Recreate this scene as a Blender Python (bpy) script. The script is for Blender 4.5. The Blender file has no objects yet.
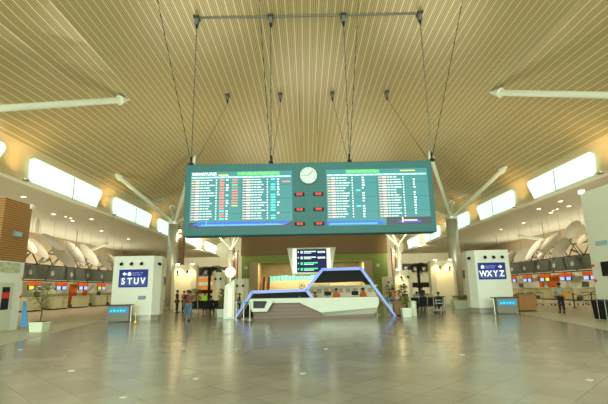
import bpy, math, random
from mathutils import Vector, Matrix
random.seed(7)
S = bpy.context.scene
COL = S.collection
R = math.radians

# ------------------------------------------------------------------ camera
cam = bpy.data.cameras.new('camera'); co = bpy.data.objects.new('camera', cam); COL.objects.link(co)
pitch, roll, yaw = R(11.9), R(1.05), R(-0.1)
fw = Vector((math.sin(yaw)*math.cos(pitch), math.cos(yaw)*math.cos(pitch), math.sin(pitch)))
r0 = Vector((math.cos(yaw), -math.sin(yaw), 0)); u0 = r0.cross(fw)
rt = r0*math.cos(roll)-u0*math.sin(roll); up = rt.cross(fw)
m = Matrix((rt, up, -fw)).transposed().to_4x4(); m.translation = (0, 0, 1.6)
co.matrix_world = m
cam.sensor_width = 36; cam.lens = 415*36/608; cam.clip_end = 400
S.camera = co

# ------------------------------------------------------------------ world, exposure, large lights
w = bpy.data.worlds.new('world'); S.world = w; w.use_nodes = True
w.node_tree.nodes['Background'].inputs[0].default_value = (1.0, .95, .78, 1)
w.node_tree.nodes['Background'].inputs[1].default_value = .9
S.view_settings.view_transform = 'Standard'; S.view_settings.look = 'None'
S.view_settings.exposure = .1; S.view_settings.gamma = 1; S.view_settings.use_curve_mapping = False

def light(kind, name, loc, power, color, target=None, size=.1, size_y=None, angle=None, blend=.5):
    l = bpy.data.lights.new(name, kind); o = bpy.data.objects.new(name, l); COL.objects.link(o)
    l.energy = power; l.color = color; o.location = loc
    if kind == 'AREA':
        l.size = size
        if size_y: l.shape = 'RECTANGLE'; l.size_y = size_y
    else: l.shadow_soft_size = size
    if angle: l.spot_size = R(angle); l.spot_blend = blend
    if target is not None:
        o.rotation_euler = (Vector(target)-Vector(loc)).to_track_quat('-Z', 'Y').to_euler()
    return o
# added broad fill light behind the camera, in place of the open back
light('AREA', 'rear_fill', (1, -12, 7), 8500, (.88, 1, .86), (1, 40, 5), 38, 12)
# added up-facing fill lights that brighten the ceiling and the side soffits
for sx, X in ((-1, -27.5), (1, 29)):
    light('AREA', 'side_ceiling_fill', (X+sx*2.5, 48, 5), 900, (1, .92, .72), (X+sx*2.5, 48, 9), 4, 40)
for X, Y, Z, P in ((-9, 30, 4.4, 650), (11, 31, 4.4, 650), (-7, 62, 4.4, 500), (9, 62, 4.4, 500), (1, 42, 3.6, 700), (-4, -3, 2.2, 2300), (6, -3, 2.2, 2300)):
    light('AREA', 'ceiling_fill', (X, Y, Z), P, (1, .93, .70), (X, Y, 12), 8, 8)  # added fill for the ceiling, some of it behind the camera
# downlights under the side soffits
for sx, X in ((-1, -22.9), (1, 24.7)):
    for Y in (16, 26, 36, 46, 56, 68):
        light('SPOT', 'soffit_downlight_beam', (X, Y, 8.65), 1500, (1, .92, .74), (X+sx*3, Y, 0), .1, angle=150, blend=1)
# added fill spots that brighten the far end wall
for X in (-17.5, 19.3):
    light('SPOT', 'end_wall_fill', (X, 70, 8.6), 7500, (1, .88, .62), (X, 90, 8), .1, angle=120, blend=1)

# ------------------------------------------------------------------ materials
MATS = {}
def mat(name, col, rough=.5, metal=0, emit=None, es=1, spec=.5, alpha=None, noise=0, nscale=5, bump=0):
    if name in MATS: return MATS[name]
    m = bpy.data.materials.new(name); m.use_nodes = True; nt = m.node_tree; b = nt.nodes['Principled BSDF']
    b.inputs['Base Color'].default_value = (*col, 1); b.inputs['Roughness'].default_value = rough
    b.inputs['Metallic'].default_value = metal; b.inputs['Specular IOR Level'].default_value = spec
    if emit: b.inputs['Emission Color'].default_value = (*emit, 1); b.inputs['Emission Strength'].default_value = es
    if alpha is not None: b.inputs['Alpha'].default_value = alpha
    if noise or bump:
        tc = nt.nodes.new('ShaderNodeTexCoord'); n = nt.nodes.new('ShaderNodeTexNoise'); n.inputs['Scale'].default_value = nscale
        nt.links.new(tc.outputs['Object'], n.inputs['Vector'])
        if noise:
            mx = nt.nodes.new('ShaderNodeMix'); mx.data_type = 'RGBA'
            mx.inputs[6].default_value = (*[c*(1-noise) for c in col], 1); mx.inputs[7].default_value = (*[min(1, c*(1+noise)) for c in col], 1)
            nt.links.new(n.outputs['Fac'], mx.inputs[0]); nt.links.new(mx.outputs[2], b.inputs['Base Color'])
        if bump:
            bp = nt.nodes.new('ShaderNodeBump'); bp.inputs['Strength'].default_value = bump
            nt.links.new(n.outputs['Fac'], bp.inputs['Height']); nt.links.new(bp.outputs['Normal'], b.inputs['Normal'])
    MATS[name] = m; return m

def ramp(nt, pos_cols, interp='CONSTANT'):
    r = nt.nodes.new('ShaderNodeValToRGB'); r.color_ramp.interpolation = interp
    while len(r.color_ramp.elements) < len(pos_cols): r.color_ramp.elements.new(.5)
    for e, (p, c) in zip(r.color_ramp.elements, pos_cols): e.position = p; e.color = (*c, 1)
    return r
def math_node(nt, op, a, b=None):
    n = nt.nodes.new('ShaderNodeMath'); n.operation = op
    for i, v in enumerate((a, b)):
        if v is None: continue
        if isinstance(v, (int, float)): n.inputs[i].default_value = v
        else: nt.links.new(v, n.inputs[i])
    return n.outputs[0]

def stripes(name, axis, period, cols, rough, metal=0, spec=.5, noise=.12):
    """repeating bands across one axis of the object"""
    m = bpy.data.materials.new(name); m.use_nodes = True; nt = m.node_tree; b = nt.nodes['Principled BSDF']
    tc = nt.nodes.new('ShaderNodeTexCoord'); sp = nt.nodes.new('ShaderNodeSeparateXYZ'); nt.links.new(tc.outputs['Object'], sp.inputs[0])
    v = math_node(nt, 'FRACT', math_node(nt, 'DIVIDE', math_node(nt, 'ADD', sp.outputs[axis], 500.0), period))
    r = ramp(nt, cols); nt.links.new(v, r.inputs[0])
    n = nt.nodes.new('ShaderNodeTexNoise'); n.inputs['Scale'].default_value = .35; nt.links.new(tc.outputs['Object'], n.inputs['Vector'])
    mx = nt.nodes.new('ShaderNodeMix'); mx.data_type = 'RGBA'; mx.blend_type = 'MULTIPLY'; mx.inputs[0].default_value = noise
    nt.links.new(r.outputs[0], mx.inputs[6]); nt.links.new(n.outputs['Color'], mx.inputs[7]); nt.links.new(mx.outputs[2], b.inputs['Base Color'])
    b.inputs['Roughness'].default_value = rough; b.inputs['Metallic'].default_value = metal; b.inputs['Specular IOR Level'].default_value = spec
    MATS[name] = m; return m

G, D, Wd = (.50, .42, .20), (.23, .18, .075), (.66, .59, .34)
cols = [(0, Wd)]
for i in range(3):
    a = .25+i*.25
    cols += [(a, D), (a+.07, G)]
cols += [(.94, G)]
m_ceiling = stripes('ceiling_slats', 0, .40, [(0, Wd), (.20, D), (.29, G), (.43, D), (.52, G), (.68, D), (.77, G), (.92, D)], .32, .12, .55)
m_gold = mat('warm_cove_paint', (.60, .50, .28), .35, .2, noise=.1, nscale=.6)
m_soffit = mat('soffit_paint', (.76, .75, .60), .7, noise=.05, nscale=.3)
m_cream = mat('cream_wall', (.78, .77, .60), .7, noise=.06, nscale=.4)
m_tan = mat('tan_wall', (.50, .40, .25), .7, noise=.15, nscale=.5)
m_green = mat('green_wall', (.22, .30, .06), .6, noise=.1, nscale=.4)
m_white = mat('white_panel', (.78, .86, .76), .35, noise=.04, nscale=1.5)
m_whitegloss = mat('white_gloss', (.68, .78, .64), .2)
m_steel = mat('brushed_steel', (.62, .64, .56), .33, .6)
m_chrome = mat('chrome', (.7, .7, .66), .15, 1)
m_dark = mat('dark_grey', (.035, .04, .035), .45)
m_black = mat('black', (.010, .011, .011), .6, spec=.2)
m_screenblack = mat('black_screen', (.008, .009, .012), .3, spec=.25)
m_grey = mat('grey_panel', (.10, .115, .09), .5, noise=.08, nscale=1)
m_midgrey = mat('mid_grey', (.22, .24, .21), .5)
m_orange = mat('orange_panel', (.85, .13, .01), .5, emit=(1, .15, .01), es=.08)
m_orangewall = mat('orange_wall', (.85, .18, .02), .6)
m_red = mat('red', (.7, .03, .02), .5)
m_blue = mat('sign_blue', (.012, .028, .24), .45, emit=(.02, .05, .5), es=.12, spec=.3)
m_letters = mat('sign_white', (.85, .88, .85), .5, emit=(.9, .95, 1), es=.45)
m_teal = mat('board_teal', (.022, .125, .135), .5, spec=.3, noise=.08, nscale=2)
m_oak = mat('wood_counter', (.30, .15, .06), .4, noise=.25, nscale=6)
m_slatwood = stripes('wood_slats', 2, .11, [(0, (.16, .07, .02)), (.22, (.46, .24, .07)), (.6, (.36, .18, .05)), (.9, (.40, .2, .06))], .45)
m_browntile = stripes('brown_stone_bands', 2, .6, [(0, (.12, .06, .025)), (.06, (.22, .12, .05)), (.5, (.26, .14, .055)), (.95, (.2, .11, .04))], .4)
m_fascia = stripes('brown_fascia_boards', 2, .45, [(0, (.12, .065, .012)), (.06, (.21, .125, .03)), (.5, (.185, .11, .026)), (.9, (.2, .12, .03))], .5)
m_led = mat('led_strip', (.2, .28, .6), .4, emit=(.13, .27, .95), es=.8)
m_lamp = mat('warm_lamp', (1, .9, .7), .5, emit=(1, .78, .42), es=14)
m_downl = mat('downlight_lens', (1, .95, .85), .5, emit=(1, .85, .6), es=9)
m_globe = mat('globe_lamp', (1, .95, .8), .4, emit=(1, .84, .5), es=1.1)
m_leaf = mat('leaf', (.06, .13, .02), .5, noise=.3, nscale=8)
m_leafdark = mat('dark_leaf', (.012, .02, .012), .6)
m_leafyel = mat('yellow_green_leaf', (.2, .24, .05), .5, noise=.3, nscale=8)
m_bark = mat('bark', (.08, .05, .03), .8)
m_soil = mat('soil', (.05, .035, .02), .9)
m_fabric = mat('petal_fabric', (.50, .46, .36), .6, noise=.05, nscale=1)
m_brass = mat('brass', (.65, .42, .08), .25, 1)
m_counter = mat('counter_beige', (.55, .52, .30), .4)
m_cable = mat('steel_cable', (.12, .12, .10), .4, .8)
m_skin = mat('skin', (.32, .17, .10), .6)
m_hair = mat('hair', (.012, .01, .009), .6)

# window glass: bright diffused daylight behind translucent glazing
m_window = mat('daylight_glazing', (.3, .4, .35), .3, emit=(.66, .98, .80), es=1.15)

# floor: grey-olive polished tiles
def floor_mat():
    m = bpy.data.materials.new('polished_floor_tiles'); m.use_nodes = True; nt = m.node_tree; b = nt.nodes['Principled BSDF']
    tc = nt.nodes.new('ShaderNodeTexCoord'); mp = nt.nodes.new('ShaderNodeMapping'); mp.inputs['Rotation'].default_value = (0, 0, R(45))
    nt.links.new(tc.outputs['Object'], mp.inputs[0])
    br = nt.nodes.new('ShaderNodeTexBrick'); br.offset = 0; nt.links.new(mp.outputs[0], br.inputs[0])
    br.inputs['Color1'].default_value = (.25, .255, .225, 1); br.inputs['Color2'].default_value = (.295, .30, .262, 1)
    br.inputs['Mortar'].default_value = (.15, .155, .12, 1); br.inputs['Scale'].default_value = 1
    br.inputs['Mortar Size'].default_value = .006; br.inputs['Brick Width'].default_value = .6; br.inputs['Row Height'].default_value = .6
    n = nt.nodes.new('ShaderNodeTexNoise'); n.inputs['Scale'].default_value = .6; n.inputs['Detail'].default_value = 6; nt.links.new(tc.outputs['Object'], n.inputs[0])
    mx = nt.nodes.new('ShaderNodeMix'); mx.data_type = 'RGBA'; mx.blend_type = 'OVERLAY'; mx.inputs[0].default_value = .35
    nt.links.new(br.outputs[0], mx.inputs[6]); nt.links.new(n.outputs['Fac'], mx.inputs[7]); nt.links.new(mx.outputs[2], b.inputs['Base Color'])
    rr = nt.nodes.new('ShaderNodeMapRange'); rr.inputs[3].default_value = .12; rr.inputs[4].default_value = .26
    nt.links.new(n.outputs['Fac'], rr.inputs[0]); nt.links.new(rr.outputs[0], b.inputs['Roughness'])
    b.inputs['Specular IOR Level'].default_value = .6
    return m
m_floor = floor_mat()
m_floortan = mat('tan_terrazzo', (.42, .35, .22), .3, noise=.12, nscale=1.2)
m_floorpale = mat('pale_terrazzo', (.46, .47, .36), .35, noise=.06, nscale=1)

# ------------------------------------------------------------------ mesh helpers
class MB:
    def __init__(s): s.v = []; s.f = []
    def quadf(s, pts):
        n = len(s.v); s.v += [tuple(p) for p in pts]; s.f.append(tuple(range(n, n+len(pts)))); return s
    def hexa(s, p):   # 8 points: bottom 4 ccw, top 4 ccw
        n = len(s.v); s.v += [tuple(q) for q in p]
        for f in ((3, 2, 1, 0), (4, 5, 6, 7), (0, 1, 5, 4), (1, 2, 6, 5), (2, 3, 7, 6), (3, 0, 4, 7)): s.f.append(tuple(n+i for i in f))
        return s
    def box(s, x0, x1, y0, y1, z0, z1, ch=0):
        if ch:
            return s.prism([(x0+ch, y0), (x1-ch, y0), (x1, y0+ch), (x1, y1-ch), (x1-ch, y1), (x0+ch, y1), (x0, y1-ch), (x0, y0+ch)], z0, z1)
        return s.hexa([(x0, y0, z0), (x1, y0, z0), (x1, y1, z0), (x0, y1, z0), (x0, y0, z1), (x1, y0, z1), (x1, y1, z1), (x0, y1, z1)])
    def prism(s, poly, a, b, axis='z'):
        def P(u, v, t): return (u, v, t) if axis == 'z' else ((u, t, v) if axis == 'y' else (t, u, v))
        n = len(s.v); k = len(poly)
        s.v += [P(u, v, a) for u, v in poly]+[P(u, v, b) for u, v in poly]
        s.f.append(tuple(range(n+k-1, n-1, -1))); s.f.append(tuple(range(n+k, n+2*k)))
        for i in range(k):
            j = (i+1) % k; s.f.append((n+i, n+j, n+k+j, n+k+i))
        return s
    def tube(s, p0, p1, r, r1=None, n=10, caps=True):
        p0, p1 = Vector(p0), Vector(p1); d = (p1-p0).normalized(); r1 = r if r1 is None else r1
        a = d.orthogonal().normalized(); b = d.cross(a); k = len(s.v)
        for p, q in ((p0, r), (p1, r1)):
            for i in range(n):
                t = 2*math.pi*i/n; s.v.append(tuple(p+a*math.cos(t)*q+b*math.sin(t)*q))
        for i in range(n):
            j = (i+1) % n; s.f.append((k+i, k+j, k+n+j, k+n+i))
        if caps: s.f.append(tuple(range(k+n-1, k-1, -1))); s.f.append(tuple(range(k+n, k+2*n)))
        return s
    def path(s, pts, r, n=8):
        for a, b in zip(pts, pts[1:]): s.tube(a, b, r, n=n)
        return s
    def lathe(s, prof, n=20, c=(0, 0)):
        k = len(s.v)
        for r_, z in prof:
            for i in range(n):
                t = 2*math.pi*i/n; s.v.append((c[0]+r_*math.cos(t), c[1]+r_*math.sin(t), z))
        for q in range(len(prof)-1):
            for i in range(n):
                j = (i+1) % n; s.f.append((k+q*n+i, k+q*n+j, k+(q+1)*n+j, k+(q+1)*n+i))
        s.f.append(tuple(range(k+n-1, k-1, -1))); e = k+(len(prof)-1)*n; s.f.append(tuple(range(e, e+n)))
        return s
    def ball(s, c, r, n=16, m_=10, sx=1, sy=1, sz=1):
        k = len(s.v); c = Vector(c)
        for i in range(1, m_):
            a = math.pi*i/m_
            for j in range(n):
                t = 2*math.pi*j/n; s.v.append((c.x+r*sx*math.sin(a)*math.cos(t), c.y+r*sy*math.sin(a)*math.sin(t), c.z+r*sz*math.cos(a)))
        for i in range(m_-2):
            for j in range(n):
                q = (j+1) % n; s.f.append((k+i*n+j, k+(i+1)*n+j, k+(i+1)*n+q, k+i*n+q))
        t = len(s.v); s.v += [(c.x, c.y, c.z+r*sz), (c.x, c.y, c.z-r*sz)]
        for j in range(n):
            q = (j+1) % n; s.f.append((t, k+j, k+q)); s.f.append((t+1, k+(m_-2)*n+q, k+(m_-2)*n+j))
        return s
    def build(s, name, m, parent=None, smooth=False, bevel=0):
        me = bpy.data.meshes.new(name); me.from_pydata(s.v, [], s.f); me.update()
        if smooth: me.polygons.foreach_set('use_smooth', [True]*len(me.polygons))
        me.materials.append(m); o = bpy.data.objects.new(name, me); COL.objects.link(o)
        if parent: o.parent = parent
        if bevel:
            b = o.modifiers.new('bevel', 'BEVEL'); b.width = bevel; b.segments = 2; b.limit_method = 'ANGLE'
        return o
def tag(o, label=None, cat=None, group=None, kind=None):
    if label: o['label'] = label
    if cat: o['category'] = cat
    if group: o['group'] = group
    if kind: o['kind'] = kind
    return o
def thing(name, label, cat, loc=(0, 0, 0), rz=0, group=None):
    o = bpy.data.objects.new(name, None); COL.objects.link(o); o.location = loc; o.rotation_euler = (0, 0, rz); o.empty_display_size = .2
    return tag(o, label, cat, group)
def struct(o): o['kind'] = 'structure'; return o
def dup(o, loc=None, rz=None, label=None, parent=None):
    c = o.copy(); COL.objects.link(c)
    if parent: c.parent = parent
    if loc is not None: c.location = loc
    if rz is not None: c.rotation_euler = (0, 0, rz)
    if label: c['label'] = label
    for ch in o.children: dup(ch, parent=c)
    return c
def text(name, body, size, m, parent, loc, face='-y', ext=.004, align='CENTER', sx=1.0, bold=0):
    """lettering standing upright, read from the -Y side (or from +X / -X)"""
    cu = bpy.data.curves.new(name, 'FONT'); cu.body = body; cu.size = size; cu.extrude = ext; cu.align_x = align; cu.align_y = 'CENTER'; cu.offset = bold
    t = bpy.data.objects.new(name, cu); COL.objects.link(t); bpy.context.view_layer.update()
    me = bpy.data.meshes.new_from_object(t.evaluated_get(bpy.context.evaluated_depsgraph_get()))
    bpy.data.objects.remove(t); bpy.data.curves.remove(cu)
    me.materials.clear(); me.materials.append(m)
    rot = {'-y': Matrix.Rotation(R(90), 4, 'X'), '+x': Matrix.Rotation(R(90), 4, 'Z') @ Matrix.Rotation(R(90), 4, 'X'),
           '-x': Matrix.Rotation(R(-90), 4, 'Z') @ Matrix.Rotation(R(90), 4, 'X')}[face]
    me.transform(rot @ Matrix.Scale(sx, 4, (1, 0, 0)))
    o = bpy.data.objects.new(name, me); COL.objects.link(o); o.parent = parent; o.location = loc
    return o

# ------------------------------------------------------------------ structure
CX = .9
struct(MB().box(-34, 36, -14, 92, -.3, 0).build('floor', m_floor))
# tan terrazzo of the check-in halls and the pale border bands
struct(MB().prism([(-34, 10), (-13.2, 10), (-13.2, 24), (-12.9, 28), (-12.9, 90), (-34, 90)], 0, .006).build('floor_left', m_floortan))
struct(MB().prism([(14.0, 10), (36, 10), (36, 90), (14.6, 90), (14.6, 28), (14.0, 24)], 0, .006).build('floor_right', m_floortan))
struct(MB().prism([(-9.0, 11), (-13.2, 11), (-13.2, 24), (-12.9, 27), (-12.1, 25.3), (-11.5, 22.3), (-9.9, 14)][::-1], 0, .008).build('trim_1', m_floorpale))
struct(MB().prism([(9.8, 11), (14.0, 11), (14.0, 24), (14.2, 26), (12.6, 25.6), (10.65, 15.8)], 0, .008).build('trim_2', m_floorpale))

# folded slatted ceiling: high field between the columns, folding down to the windows
TIPS = 26.7; SP = 31.2; EW = 12.4
ys = sorted({-14.0, 92.0} | {TIPS-9.9+k*SP+dd for k in range(-1, 4) for dd in (-9.9, -6.6, -3.3, 0, 3.3, 6.6, 9.9, 15.6) if -14 < TIPS-9.9+k*SP+dd < 92})
def dip(y):     # lowered around each column row, shaped so the slope beyond it turns darker
    c = (y-(TIPS-9.9)) / SP; c -= round(c); return -.7*max(0, 1-abs(c*SP)/9.9)
b = MB(); rows = []
for y in ys:
    row = []; k = dip(y)
    half = ((19.9, 11.6), (18.6, 12.6+.5*k), (16.8, 13.6+k), (14.8, 14.35+.6*k), (12.4, 14.8))
    for d, z in [(-d, z) for d, z in half]+[(0, 14.8)]+list(half[::-1]):
        row.append(len(b.v)); b.v.append((CX+d, y, z))
    rows.append(row)
for r1, r2 in zip(rows, rows[1:]):
    for i in range(len(r1)-1): b.f.append((r1[i], r1[i+1], r2[i+1], r2[i]))
struct(b.build('ceiling', m_ceiling))
# cove walls between ceiling and soffit
for s, nm in ((-1, 'wall_left'), (1, 'wall_right')):
    prof = [(19.85, 11.62), (20.15, 11.35), (20.35, 10.85), (20.35, 10.05), (20.15, 9.4), (19.8, 9.05), (19.5, 8.95)]
    b = MB(); k = 0
    yy = [-14+i*2.0 for i in range(54)]
    for y in yy:
        for d, z in prof: b.v.append((CX+s*d, min(y, 92), z))
    n = len(prof)
    for i in range(len(yy)-1):
        for j in range(n-1): b.f.append((i*n+j, i*n+j+1, (i+1)*n+j+1, (i+1)*n+j))
    struct(b.build(nm, m_gold, smooth=True))
    # soffit slab
    xs = sorted((CX+s*19.5, CX+s*35))
    struct(MB().box(xs[0], xs[1], -14, 92, 8.75, 8.95).build('ceiling_soffit_'+('left' if s < 0 else 'right'), m_soffit))
    # windows
    for k in range(8):
        y0, wl = (27.9+12.9*(k-3), 10.4) if s < 0 else (28.9+11.9*(k-3), 9.2)
        y1 = y0+wl
        pts = [(y0+.5, 9.02), (y1-1.1, 9.02), (y1-.6, 9.85), (y1-.1, 10.65), (y1-.05, 10.95), (y1-.35, 11.12), (y0+.4, 11.12), (y0+.05, 10.9), (y0, 10.55), (y0+.1, 9.65)]
        def bow(z): return 20.12-.05*abs(z-10.2)
        bb = MB()
        f = [(CX+s*(bow(z)), y, z) for y, z in pts]; g = [(CX+s*(bow(z)+.12), y, z) for y, z in pts]
        n = len(f); bb.v = f+g; bb.f = [tuple(range(n)), tuple(range(2*n-1, n-1, -1))]+[(i, (i+1) % n, n+(i+1) % n, n+i) for i in range(n)]
        wo = struct(bb.build('window_%d' % (k+1 if s < 0 else k+9), m_window))
        ym = y0+wl*.52
        mm = MB()
        for q in range(8):
            za, zb = 9.1+q*.24, 9.1+(q+1)*.24
            oa, ob = .12*math.sin(q/8*3.1), .12*math.sin((q+1)/8*3.1)
            mm.tube((CX+s*(bow(za)-.03), ym+oa, za), (CX+s*(bow(zb)-.03), ym+ob, zb), .035, n=6)
        mm.build('window_mullion', m_midgrey, wo)
        mm = MB().tube((CX+s*(bow(9.6)-.02), y0+3.6, 9.6), (CX+s*(bow(10.9)-.02), y0+3.7, 10.8), .012, n=5); mm.build('window_joint', m_white, wo)
    # outer wall of the check-in hall, above it tan
    xs = sorted((CX+s*33, CX+s*33.4))
    struct(MB().box(xs[0], xs[1], 10, 90, 0, 4.2).build('wall_outer_'+('left' if s < 0 else 'right'), m_cream))
    struct(MB().box(xs[0], xs[1], 10, 90, 4.2, 8.75).build('wall_upper_'+('left' if s < 0 else 'right'), m_tan))
struct(MB().box(-34, 36, 90, 90.4, 0, 15).build('wall_end', m_cream))
# central block with the portal
struct(MB().box(-11.5, -10.2, 75, 86, 0, 7.7).box(12, 14.6, 75, 86, 0, 7.7).box(-10.2, 12, 75, 86, 6.6, 7.7).build('wall_portal', m_green))
struct(MB().box(-11.6, 14.7, 74.8, 90, 7.7, 14.75).build('wall_fascia', m_fascia))
struct(MB().box(-10.2, -8.6, 75.3, 84, 0, 6.6).box(10.4, 12, 75.3, 84, 0, 6.6).build('wall_portal_reveal', m_tan))
struct(MB().box(-8.6, 10.4, 83.6, 84, 0, 6.6).build('wall_portal_back', mat('portal_back', (.40, .30, .16), .6, noise=.3, nscale=.8)))
light('AREA', 'portal_cove', (1, 76.2, 6.4), 1500, (1, .8, .4), (1, 77.5, 0), 18, 1)

# ------------------------------------------------------------------ structural columns with roof struts
def column(x, y, branches, where, r=.65):
    t = thing('tree_column', where, 'column', (x, y, 0), group=None)
    MB().tube((0, 0, 0), (0, 0, 9.3), r, n=28).build('shaft', m_steel, t, smooth=False)
    for p in t.children[:]: p.data.polygons.foreach_set('use_smooth', [len(q.vertices) == 4 for q in p.data.polygons])
    MB().tube((0, 0, 9.3), (0, 0, 9.6), r+.05, n=28).build('capital', m_steel, t)
    for (bx, by, bz) in branches:
        a = Vector((0, 0, 9.45)); e = Vector((bx-x, by-y, bz)); d = (e-a).normalized()
        q = MB().tube(a, e-d*1.15, .17, .21, n=14).tube(e-d*1.15, e-d*1.1, .21, .34, n=14).tube(e-d*1.1, e, .34, .02, n=14).build('branch', m_whitegloss, t, smooth=False)
    return t
def wing(x, y, s, where):   # brown stone-clad service column beside the steel one
    t = thing('stone_clad_column', where, 'column', (x, y, 0))
    MB().box(-.32, .32, -.32, .32, 0, 8.9, ch=.08).build('cladding', m_browntile, t)
    MB().box(-.4, .4, -.4, .4, 8.9, 9.2, ch=.08).build('cap', m_midgrey, t)
    for z in (7.9, 8.5):
        h = MB().tube((0, -.35, z), (0, -.62, z), .06, n=8).build('lamp_arm', m_midgrey, t)
        MB().ball((0, -.7, z), .13).build('lamp', m_lamp, h)
    return t
XL, XR = -15.3, 17.1
Y1, Y2, Y3 = 16.8, 48.0, 79.5
column(XL, Y1, [(-12.0, 26.7, 14.75), (-17.5, 20.5, 12.75), (-12, 6.9, 14.75), (-17.5, 13, 12.75)], 'steel column left of the wood-clad booth, outermost left, its long white strut reaching the ceiling')
column(XR, Y1, [(12.9, 26.7, 14.75), (19.3, 20.5, 12.7), (13.1, 6.9, 14.75), (19.3, 13, 12.7)], 'steel column outermost right, its long white strut reaching the slatted ceiling above the right windows')
column(XL, Y2, [(-17.9, 37.3, 12.7), (-17.4, 53, 12.8), (-10.7, 39, 14.75), (-11, 57.9, 14.75)], 'tall brushed steel column with white branching struts beyond the S T U V kiosk')
column(XR, Y2, [(19.4, 37.9, 12.85), (19.2, 53, 12.75), (12.3, 39, 14.75), (12.6, 57.9, 14.75)], 'tall brushed steel column with white branching struts beyond the W X Y Z kiosk')
column(-14.2, Y3, [(-17, 69.6, 13.1), (-16, 86, 13.5), (-10.7, 69.6, 14.75), (-10.5, 72, 12.0)], 'distant steel column with fanned white struts just left of the brown fascia', .6)
column(17.6, Y3, [(18.8, 69.6, 13.0), (18, 86, 13.4), (13.1, 69.6, 14.75), (12.9, 72, 12.0)], 'distant steel column with fanned white struts just right of the brown fascia', .6)
wing(-14.5, 48.4, 1, 'brown stone-banded column with two warm lamps behind the left lit white kiosk')
wing(17.9, 49.6, 1, 'brown stone-banded column behind the leafy planter, right of the steel column')
wing(-13.3, 80, 1, 'far brown column with two warm lamps left of the brown fascia')
wing(16.7, 80, 1, 'far brown column with warm lamps right of the brown fascia')

# soffit downlights
dn = [(-22.75, 31.1), (-22.9, 37.1), (-22.6, 38.5), (-22.6, 39.4), (-23.2, 40.75), (-23.8, 48), (-24, 56), (-22.7, 25), (-20.9, 30.0), (-20.9, 26.5), (-20.9, 40)]
dnr = [(24.5, 37.9), (24.7, 41.2), (24.3, 39.4), (24.3, 40.1), (25.4, 47.9), (25.2, 53.2), (24.5, 32), (22.3, 35.5), (22.3, 39.0), (22.3, 28)]
small = {2, 3, 13, 14}
first = None
for i, (x, y) in enumerate(dn+dnr):
    lab = 'small round warm downlight set in the %s soffit under the windows' % ('left' if x < 0 else 'right')
    if first is None:
        first = thing('downlight', lab, 'ceiling light', (x, y, 8.75), group='soffit downlights left')
        MB().lathe([(.22, 0), (.24, -.03), (.17, -.05), (.16, -.02)]).build('ring', m_white, first)
        MB().lathe([(.15, -.015), (.15, -.045)]).build('lens', m_downl, first)
        o = first
    else: o = dup(first, (x, y, 8.75), 0, lab)
    o['group'] = 'soffit downlights %s' % ('left' if x < 0 else 'right')
    if i in small: o.scale = (.6, .6, .6)

# gold uplights on the ledges between windows
for s, nm in ((-1, 'left'), (1, 'right')):
    for k, y in enumerate([(27.9+12.9*q-1.4) if s < 0 else (28.9+11.9*q-1.4) for q in range(-1, 5)]):
        x = CX+s*19.35
        t = thing('uplight', 'small warm uplight on the ledge between two of the %s windows' % nm, 'light fitting', (x, y, 8.95), group='ledge uplights '+nm)
        MB().box(-.14, .14, -.14, .14, 0, .12).build('housing', m_midgrey, t)
        MB().lathe([(.1, .12), (.1, .14)], 12).build('lens', m_downl, t)
        light('SPOT', 'uplight_beam', (x, y, 9.15), 320, (1, .66, .28), (x-s*.8+s*1.0, y, 13), .1, angle=125, blend=1)

# ------------------------------------------------------------------ hanging departures board
BX, BY, BZ = .20, 18.0, 3.96
bd = thing('departures_board', 'huge teal flight information board hanging on cables in the middle of the hall', 'display board', (BX, BY, BZ))
HW, BH = 5.55, 3.25
MB().box(-HW, HW, 0, .7, 0, BH).build('casing', m_teal, bd, bevel=.03)
m_scr = mat('lcd_teal', (.01, .05, .055), .35, emit=(.04, .265, .265), es=1.0, spec=.3)
m_rowW = mat('row_white', (.8, .9, .9), .5, emit=(.55, .8, .85), es=.7)
m_rowP = mat('row_pink', (.8, .5, .5), .5, emit=(.9, .42, .45), es=.65)
m_rowR = mat('row_red', (.8, .2, .15), .5, emit=(1, .12, .09), es=.7)
m_rowC = mat('row_cyan', (.1, .7, .8), .5, emit=(.05, .65, .8), es=.75)
m_rowG = mat('row_green', (.1, .7, .2), .5, emit=(.02, .85, .3), es=.8)
m_rowY = mat('row_yellow', (.8, .7, .1), .5, emit=(.8, .75, .12), es=.8)
m_head = mat('header_glow', (.3, .6, .65), .5, emit=(.12, .42, .48), es=.8)
m_skyblue = mat('skyline_blue', (.01, .04, .25), .5, emit=(.015, .13, .75), es=.9)
m_skyglow = mat('skyline_glow', (.05, .2, .3), .5, emit=(.06, .4, .7), es=.8)
m_night = mat('skyline_night', (.01, .02, .05), .4)
m_foliage = mat('header_foliage', (.1, .4, .1), .5, emit=(.04, .26, .16), es=.9, noise=.6, nscale=9)
def bar(mb, x0, x1, z0, z1, y=-.022): mb.box(x0, x1, y, -.012, z0, z1)
PW, PH = 1.14, .64
rnd = random.Random(3)
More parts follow.
